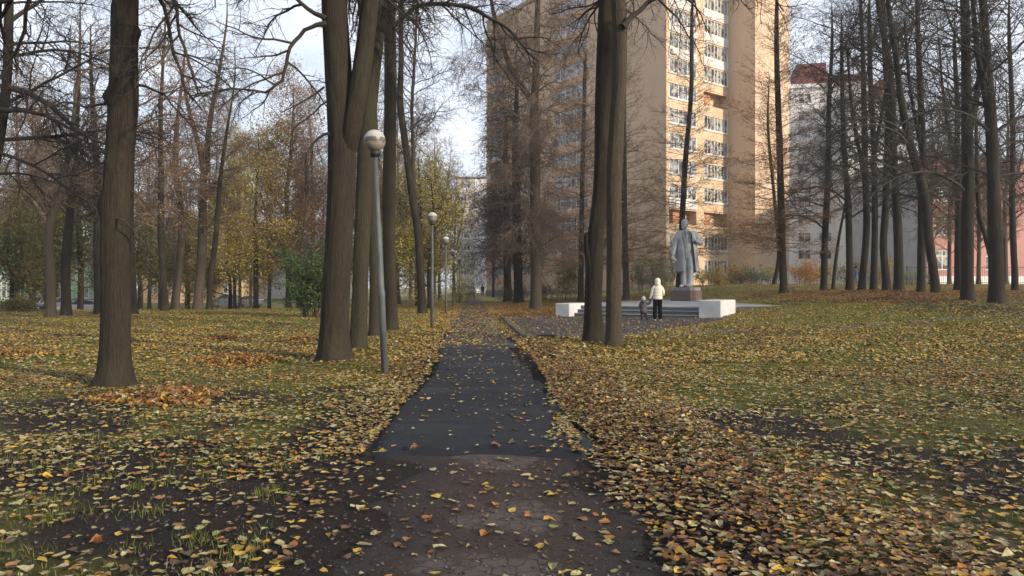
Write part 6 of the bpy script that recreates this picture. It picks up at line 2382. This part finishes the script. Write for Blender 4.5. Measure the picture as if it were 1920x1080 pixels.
car(38, 72, R(-3), paint("dark_blue_paint", (0.015, 0.02, 0.04)), "dark blue saloon parked nearest the left edge of the photo")
car(88, 86, R(0), paint("red_paint", (0.35, 0.03, 0.02), 0.1), "red car almost hidden behind the arching-limb trunk", "hatch")
car(118, 74, R(2), paint("silver_paint", (0.42, 0.43, 0.45)), "pale silver SUV parked between the two left trunks", "suv")
car(152, 69, R(182), paint("white_paint", (0.60, 0.60, 0.60), 0.0), "white hatchback in front of the silver SUV", "hatch", )
car(422, 98, R(178), paint("silver_grey_paint", (0.36, 0.37, 0.38)), "silver-grey estate car under the yellow foliage, left of its neighbour", "suv")
car(464, 100, R(170), paint("light_silver_paint", (0.50, 0.51, 0.53)), "light silver car right against the dark trunk in yellow foliage", "hatch")
car(886, 135, R(80), paint("white_far_paint", (0.72, 0.73, 0.75), 0.0), "white car parked before the cream flats at the end of the path", "sedan")
car(1651, 92, R(175), paint("black_paint", (0.02, 0.02, 0.022)), "dark car glimpsed between two grove trunks", "hatch")

# ------------------------------------------------------------------ fallen leaves
PAL = {
    'pale': [(0.46, 0.37, 0.16), (0.40, 0.33, 0.15), (0.52, 0.44, 0.24), (0.36, 0.33, 0.15)],
    'yellow': [(0.54, 0.31, 0.035), (0.50, 0.31, 0.04), (0.56, 0.37, 0.06)],
    'orange': [(0.46, 0.19, 0.035), (0.40, 0.15, 0.03)],
    'brown': [(0.24, 0.115, 0.045), (0.16, 0.08, 0.035), (0.31, 0.16, 0.065), (0.11, 0.06, 0.03)],
    'green': [(0.24, 0.24, 0.06), (0.30, 0.30, 0.11)],
}


def leaf_mesh_arrays(x, y, zoff, size, tilt, cols, g, rim=8, curl=0.28):
    n = len(x)
    z = tz(x, y) + zoff
    a = g.uniform(0, 2 * math.pi, n)
    # heart-like outline in polar form
    th_ = np.arange(rim) * 2 * math.pi / rim
    rad = np.array([0.72, 0.50, 0.50, 0.49, 0.30, 0.49, 0.50, 0.50])[:rim] if rim == 8 else np.array([0.6, 0.5, 0.42, 0.5])
    jit = g.uniform(0.86, 1.13, (n, rim))
    rr = rad[None, :] * jit * size[:, None]
    lx = rr * np.cos(th_)[None, :]
    ly = rr * np.sin(th_)[None, :] * g.uniform(0.62, 1.0, n)[:, None]
    strong = np.where(g.random(n) < 0.3, 2.0, 0.7)
    cu = (g.uniform(-0.5, 1.0, n) * strong)[:, None] * curl
    cu2 = g.uniform(-0.6, 0.8, n)[:, None] * curl * 0.8
    lz = cu * (ly ** 2) / size[:, None] * 3.2 + cu2 * (lx ** 2) / size[:, None] * 2.2 + g.normal(0, 0.05, (n, rim)) * size[:, None]
    tx, ty = g.normal(0, 1, n) * tilt, g.normal(0, 1, n) * tilt
    lz = lz + lx * tx[:, None] + ly * ty[:, None]
    wx_ = lx * np.cos(a)[:, None] - ly * np.sin(a)[:, None]
    wy_ = lx * np.sin(a)[:, None] + ly * np.cos(a)[:, None]
    lz = lz - np.minimum(lz.min(1, keepdims=True), 0) * 0.8
    if rim == 8:
        P = np.concatenate([np.stack([x, y, z], -1)[:, None, :], np.stack([x[:, None] + wx_, y[:, None] + wy_, z[:, None] + lz], -1)], 1)
        k = rim + 1
        base = np.arange(n)[:, None] * k
        f = []
        for i in range(rim):
            f.append(np.stack([base[:, 0], base[:, 0] + 1 + i, base[:, 0] + 1 + (i + 1) % rim], -1))
        Fc = np.concatenate(f)
    else:
        P = np.stack([x[:, None] + wx_, y[:, None] + wy_, z[:, None] + lz], -1)
        k = rim
        Fc = (np.arange(n)[:, None] * k + np.arange(k)[None, :])
    C = np.repeat(cols, k, axis=0)
    C = np.concatenate([C, np.ones((len(C), 1))], 1)
    return P.reshape(-1, 3), Fc, C


def pick_cols(x, y, g, w=None):
    """palette weights by place"""
    n = len(x)
    s = x - pathc(y)
    dr = drift_mask(x, y)
    nn = fbm(x * 0.4, y * 0.4, 61, 3)
    org = orange_amt(x, y)
    pale = 0.46 - 0.26 * SS((y - 8) / 9)
    yel = 0.22 + 0.35 * SS((y - 8) / 7)
    ora = 0.06 + 0.10 * SS((nn - 0.5) / 0.2) + 1.2 * org
    bro = 0.20 + 0.85 * dr + 0.35 * SS((nn - 0.52) / 0.15) + 0.8 * org
    gre = 0.08 + 0.0 * x
    if w is not None:
        pale, yel, ora, bro, gre = [np.full(n, v) for v in w]
    Wt = np.stack([pale, yel, ora, bro, gre], -1)
    Wt /= Wt.sum(1, keepdims=True)
    cum = np.cumsum(Wt, 1)
    q = g.random(n)[:, None]
    ci = (q > cum).sum(1).clip(0, 4)
    cols = np.zeros((n, 3))
    for i, kname in enumerate(('pale', 'yellow', 'orange', 'brown', 'green')):
        m = ci == i
        P = np.array(PAL[kname])
        cols[m] = P[g.integers(0, len(P), m.sum())]
    cols *= g.uniform(0.5, 0.98, (n, 1))
    return cols


def density(x, y):
    s = x - pathc(y)
    hwp = np.where((y > 5.8) & (y < 16.8), np.where(s > 0, np.interp(y, [5.8, 8, 11.5, 16.8], [0.62, 0.85, 0.87, 0.78]), np.interp(y, [5.8, 8, 11.5, 16.8], [0.85, 0.88, 0.85, 0.95])), 0.95)
    hwp = hwp + 0.16 * (fbm(x * 1.7, y * 1.7, 91, 3) - 0.65)
    onpath = np.abs(s) < hwp
    nn = fbm(x * 0.8, y * 0.8, 51, 4)
    n2 = fbm(x * 0.3 + 9, y * 0.35, 52, 3)
    sl = soil_amt(x, y)
    dens = 105 + 190 * SS((nn - 0.40) / 0.25)                       # grass with leaves
    soil_d = 22 + 120 * SS((nn - 0.44) / 0.22) * SS((n2 - 0.3) / 0.3)
    soil_d = np.where(s > 0, soil_d * 1.5 + 40, soil_d * 0.75)
    dens = dens * (1 - sl) + soil_d * sl
    # yellow margins hugging the path
    e = np.abs(s) - hwp
    margin = np.exp(-(e / np.where(s > 0, 1.0, 0.75)) ** 2) * (0.15 + 0.85 * SS((y - 5.2) / 1.5))
    dens = dens + 330 * margin * (0.5 + nn)
    dens = dens + 560 * drift_mask(x, y) * (0.6 + 0.6 * nn)
    dens = np.where(onpath, np.where(y > 16.6, 60 * SS((nn - 0.35) / 0.2) + 15, np.where(y > 5.8, 24, 48)), dens)
    dens = np.where(in_poly(x, y, COURT), 22, dens)
    lawn = SS((y - 19) / 8) * np.maximum(SS((x - 6) / 4), SS((-x - 4) / 3))
    dens = dens * (1 - 0.45 * lawn)
    dens = np.where(orange_amt(x, y) > 0.5, 260, dens)
    # short strip of bare beaten soil crossing at left and right of the camera
    dens = np.where((np.abs(y - 6.6 - 0.12 * x * np.sign(x)) < 0.42) & (np.abs(x) > 1.8), dens * 0.42, dens)
    return dens


def scatter(y0, y1, dmax, frac, g):
    """rejection sampling in the visible wedge"""
    out = []
    ya = y0
    while ya < y1:
        yb = min(ya + 2.0, y1)
        xw = 0.72 * yb + 1.6
        area = 2 * xw * (yb - ya)
        n = int(area * dmax * frac)
        x = g.uniform(-xw, xw, n)
        y = g.uniform(ya, yb, n)
        keep = g.random(n) < np.clip(density(x, y) / dmax, 0, 1)
        keep &= ~((np.abs(x - pathc(y)) < 0.8) & (y < 17) & (g.random(n) < 1 - 1 / max(frac, 1)))
        out.append((x[keep], y[keep]))
        ya = yb
    return np.concatenate([o[0] for o in out]), np.concatenate([o[1] for o in out])


def blocked(x, y):
    b = np.zeros(len(x), bool)
    for (bx, by, br) in ((bA[0], bA[1], 0.2), (bB[0], bB[1], 0.27), (wx(722, 11.65), 11.65, 0.07)):
        b |= (x - bx) ** 2 + (y - by) ** 2 < br ** 2
    b |= in_poly(x, y, plat)
    return b


g1 = np.random.default_rng(21)
VA, FA, CA = [], [], []
x, y = scatter(2.2, 13.0, 760, 2.2, g1)
k_ = ~blocked(x, y)
x, y = x[k_], y[k_]
n = len(x)
dr = drift_mask(x, y)
sz = (0.022 + 0.050 * g1.random(n) ** 1.1) * (1 - 0.20 * dr)
tl = 0.07 + 0.09 * dr
ons = (np.abs(x - pathc(y)) < 0.9)
zo = np.where(ons & (y > 5.75), 0.058, 0.010) + g1.random(n) * (0.012 + 0.035 * dr)
P_, F_, C_ = leaf_mesh_arrays(x, y, zo, sz, tl, pick_cols(x, y, g1), g1)
near_leaves = obj("fallen_leaves", np_mesh("fallen_leaves", P_, [F_], M_FALLEN, False, attr={"leafcol": C_}))
near_leaves["kind"] = "stuff"
print("near leaves", n)
x, y = scatter(13.0, 62.0, 300, 1.35, g1)
k_ = ~blocked(x, y) & (g1.random(len(x)) < np.clip(1.25 - y / 75, 0.3, 1))
x, y = x[k_], y[k_]
n = len(x)
print("far leaves", n)
ons = (np.abs(x - pathc(y)) < 0.95)
zo = np.where(ons & (y < 16.9), 0.059, 0.014) + g1.random(n) * 0.015
P_, F_, C_ = leaf_mesh_arrays(x, y, zo, g1.uniform(0.045, 0.085, n), 0.22 * np.ones(n), pick_cols(x, y, g1), g1, rim=4)
fl = obj("fallen_leaves", np_mesh("fallen_leaves_far", P_, [F_], M_FALLEN, False, attr={"leafcol": C_}))
fl["kind"] = "stuff"


# crumbs of old leaf, bark and grit pressed into soil and path
n = 26000
yy_ = 2.3 + 9.5 * g1.random(n) ** 1.4
x = g1.uniform(-1, 1, n) * (0.72 * yy_ + 1.2)
kp = ~((np.abs(x - pathc(yy_)) < 0.85) & (yy_ > 5.7) & (g1.random(n) < 0.9)) & ~blocked(x, yy_)
x, yy_ = x[kp], yy_[kp]
n = len(x)
cc_ = np.array([(0.05, 0.036, 0.028), (0.10, 0.065, 0.04), (0.16, 0.10, 0.055), (0.03, 0.024, 0.02), (0.12, 0.11, 0.10)])[g1.integers(0, 5, n)]
P_, F_, C_ = leaf_mesh_arrays(x, yy_, 0.006 + 0.0 * x + np.where((np.abs(x - pathc(yy_)) < 0.9) & (yy_ > 5.7), 0.042, 0.003), 0.006 + 0.024 * g1.random(n) ** 2, 0.3 * np.ones(n), cc_, g1, rim=4)
cr_o = obj("leaf_litter", np_mesh("leaf_litter", P_, [F_], M_FALLEN, False, attr={"leafcol": C_}))
cr_o["kind"] = "stuff"


# raked piles
def pile(cx_, cy_, rx, ry, h, n, w, label, seed):
    g = np.random.default_rng(seed)
    z0_ = gz(cx_, cy_)
    root = thing("leaf_pile", (cx_, cy_, z0_), label, "leaf pile")
    a = g.uniform(0, 2 * math.pi, n)
    q = g.random(n) ** 0.62
    wob = 1 + 0.25 * np.sin(a * 3 + seed) + 0.12 * np.sin(a * 7)
    x = cx_ + np.cos(a) * q * rx * wob
    y = cy_ + np.sin(a) * q * ry * wob
    hh = h * np.clip(1 - q ** 1.7, 0, 1) * (0.55 + 0.9 * fbm(x * 2.5, y * 2.5, seed, 3))
    zo = hh * 0.75 * g.uniform(0.75, 1.0, n) + 0.005
    P, Fc, C = leaf_mesh_arrays(x, y, zo, g.uniform(0.035, 0.072, n), 0.38 * np.ones(n), pick_cols(x, y, g, w), g, rim=8 if cy_ < 20 else 4)
    P = P - np.array([cx_, cy_, z0_])
    obj("leaves", np_mesh("pile_leaves", P, [Fc], M_FALLEN, False, attr={"leafcol": C}), root)
    # the packed core underneath
    me_n = 20
    mb = MB()
    rings_ = []
    for i in range(6):
        t = i / 5
        ring = []
        for k in range(me_n):
            aa = 2 * math.pi * k / me_n
            wv = 1 + 0.25 * math.sin(aa * 3 + seed) + 0.12 * math.sin(aa * 7)
            px_, py_ = math.cos(aa) * rx * (1 - t) * wv * 0.92, math.sin(aa) * ry * (1 - t) * wv * 0.92
            zq = h * (1 - (1 - t) ** 1.7) * 0.42
            ring.append((px_, py_, gz(cx_ + px_, cy_ + py_) - z0_ + zq - (0.04 if i == 0 else 0)))
        rings_.append(ring)
    mb.rings(rings_, cap=True).build("packed_core", simple("packed_leaf_litter", (0.13, 0.07, 0.035), (0.07, 0.04, 0.025), 14, 0.95, 0.8, 0.03), root, smooth=True)
    return root


WB = (0.10, 0.14, 0.22, 0.50, 0.02)
WR = (0.04, 0.05, 0.28, 0.62, 0.0)
pile(wx(300, 8.9), 8.9, 0.78, 0.55, 0.13, 2600, (0.12, 0.14, 0.20, 0.52, 0.02), "orange-brown leaf pile at the foot of the big knotty trunk", 501)
pile(wx(438, 13.2), 13.2, 0.80, 0.60, 0.19, 3000, WB, "larger brown leaf pile midway between the knotty trunk and the trunk clump", 502)
pile(wx(30, 14.6), 14.6, 0.75, 0.55, 0.15, 1300, WB, "brown leaf pile close to the left edge of the photo", 503)
pile(wx(425, 19.5), 19.5, 0.65, 0.5, 0.12, 700, WB, "small flat brown leaf pile behind the larger one on the left lawn", 504)
pile(wx(570, 18.2), 18.2, 0.7, 0.5, 0.16, 800, WB, "brown leaf pile just left of the broadest trunk", 505)
pile(wx(1424, 43), 43, 0.95, 0.8, 0.28, 900, WR, "small rust-red leaf pile on the grass right of the plinth", 506)
pile(wx(1500, 36), 36, 1.5, 0.8, 0.16, 1100, WR, "flat rust-red leaf pile near the platform's right tip", 507)
pile(wx(985, 33.5), 33.5, 1.9, 1.1, 0.30, 2600, WR, "long rust-brown leaf pile left of the white block, under the forked linden", 508)
pile(wx(1690, 33.5), 33.5, 2.4, 1.0, 0.25, 2400, WR, "long rust-red leaf bank at the feet of the grove trunks", 509)
pile(wx(1610, 38.0), 38.0, 2.6, 1.0, 0.20, 2200, WR, "rust-red leaf strip farther left under the grove", 510)

# ------------------------------------------------------------------ grass
M_GRASS = leaf_mat("grass_blades", [(0, (0.055, 0.08, 0.014)), (0.4, (0.10, 0.135, 0.022)), (0.8, (0.17, 0.175, 0.035)), (1, (0.26, 0.22, 0.06))], 0.3, 0.7)


def blades(x, y, h, w, g):
    n = len(x)
    z = tz(x, y) - 0.004
    a = g.uniform(0, 2 * math.pi, n)
    lean = g.uniform(0.1, 0.9, n) * h
    b = g.uniform(0, 2 * math.pi, n)
    p0 = np.stack([x - np.cos(a) * w / 2, y - np.sin(a) * w / 2, z], -1)
    p1 = np.stack([x + np.cos(a) * w / 2, y + np.sin(a) * w / 2, z], -1)
    m = np.stack([x + np.cos(b) * lean * 0.4, y + np.sin(b) * lean * 0.4, z + h * 0.6], -1)
    p2 = m + np.stack([np.cos(a) * w * 0.35, np.sin(a) * w * 0.35, 0 * h], -1)
    p3 = m - np.stack([np.cos(a) * w * 0.35, np.sin(a) * w * 0.35, 0 * h], -1)
    t = np.stack([x + np.cos(b) * lean, y + np.sin(b) * lean, z + h], -1)
    V = np.stack([p0, p1, p2, p3, t], 1).reshape(-1, 3)
    base = np.arange(n) * 5
    q = np.stack([base, base + 1, base + 2, base + 3], -1)
    tr = np.stack([base + 3, base + 2, base + 4], -1)
    return V, q, tr


g2 = np.random.default_rng(31)
X_, Y_, H_, W_ = [], [], [], []
# lawn turf from 8 m on
for (ya, yb, dn, hh, ww) in ((5.0, 11, 900, 0.042, 0.004), (11, 16, 800, 0.045, 0.006), (16, 24, 400, 0.05, 0.010), (24, 46, 130, 0.06, 0.018)):
    xw = 0.72 * yb + 1
    n = int(2 * xw * (yb - ya) * dn)
    x = g2.uniform(-xw, xw, n)
    y = g2.uniform(ya, yb, n)
    gr = (1 - soil_amt(x, y)) * (0.25 + SS((fbm(x * 1.3, y * 1.3, 71, 3) - 0.35) / 0.3))
    s = np.abs(x - pathc(y))
    gr = gr * SS((s - 1.1) / 0.8)
    k_ = (g2.random(n) < gr) & ~in_poly(x, y, COURT) & ~in_poly(x, y, plat) & (np.abs(x) < 0.72 * y + 1)
    x, y = x[k_], y[k_]
    X_.append(x)
    Y_.append(y)
    H_.append(g2.uniform(0.5, 1.3, len(x)) * hh)
    W_.append(np.full(len(x), ww))
# tufts in the bare foreground
for k in range(260):
    yy = 2.8 + 6.5 * g2.random() ** 1.3
    side = -1 if g2.random() < 0.74 else 1
    xx = side * g2.uniform(1.3, 0.72 * yy + 1.0)
    m = int(g2.integers(15, 70))
    rr2 = g2.uniform(0.03, 0.13)
    X_.append(xx + g2.normal(0, rr2, m))
    Y_.append(yy + g2.normal(0, rr2, m))
    H_.append(g2.uniform(0.02, 0.075, m))
    W_.append(np.full(m, 0.0042))
x, y, h, w = np.concatenate(X_), np.concatenate(Y_), np.concatenate(H_), np.concatenate(W_)
print("blades", len(x))
# broad-leaved weeds are part of the same green cover
V_, q_, t_ = blades(x, y, h, w, g2)
gob = obj("grass", np_mesh("grass", V_, [q_, t_], M_GRASS, False))
gob["kind"] = "stuff"

# ------------------------------------------------------------------ thin autumn haze
hm = bpy.data.materials.new("haze_air")
hm.use_nodes = True
hn = hm.node_tree
hn.nodes.clear()
ho = hn.nodes.new("ShaderNodeOutputMaterial")
hv = hn.nodes.new("ShaderNodeVolumePrincipled")
hv.inputs["Color"].default_value = (0.93, 0.95, 1.0, 1)
hv.inputs["Density"].default_value = 0.0006
hv.inputs["Anisotropy"].default_value = 0.2
hn.links.new(hv.outputs[0], ho.inputs["Volume"])
hz = MB().box(-1650, 1650, -350, 1650, -4.0, 46.0).build("haze", hm)
hz["kind"] = "stuff"
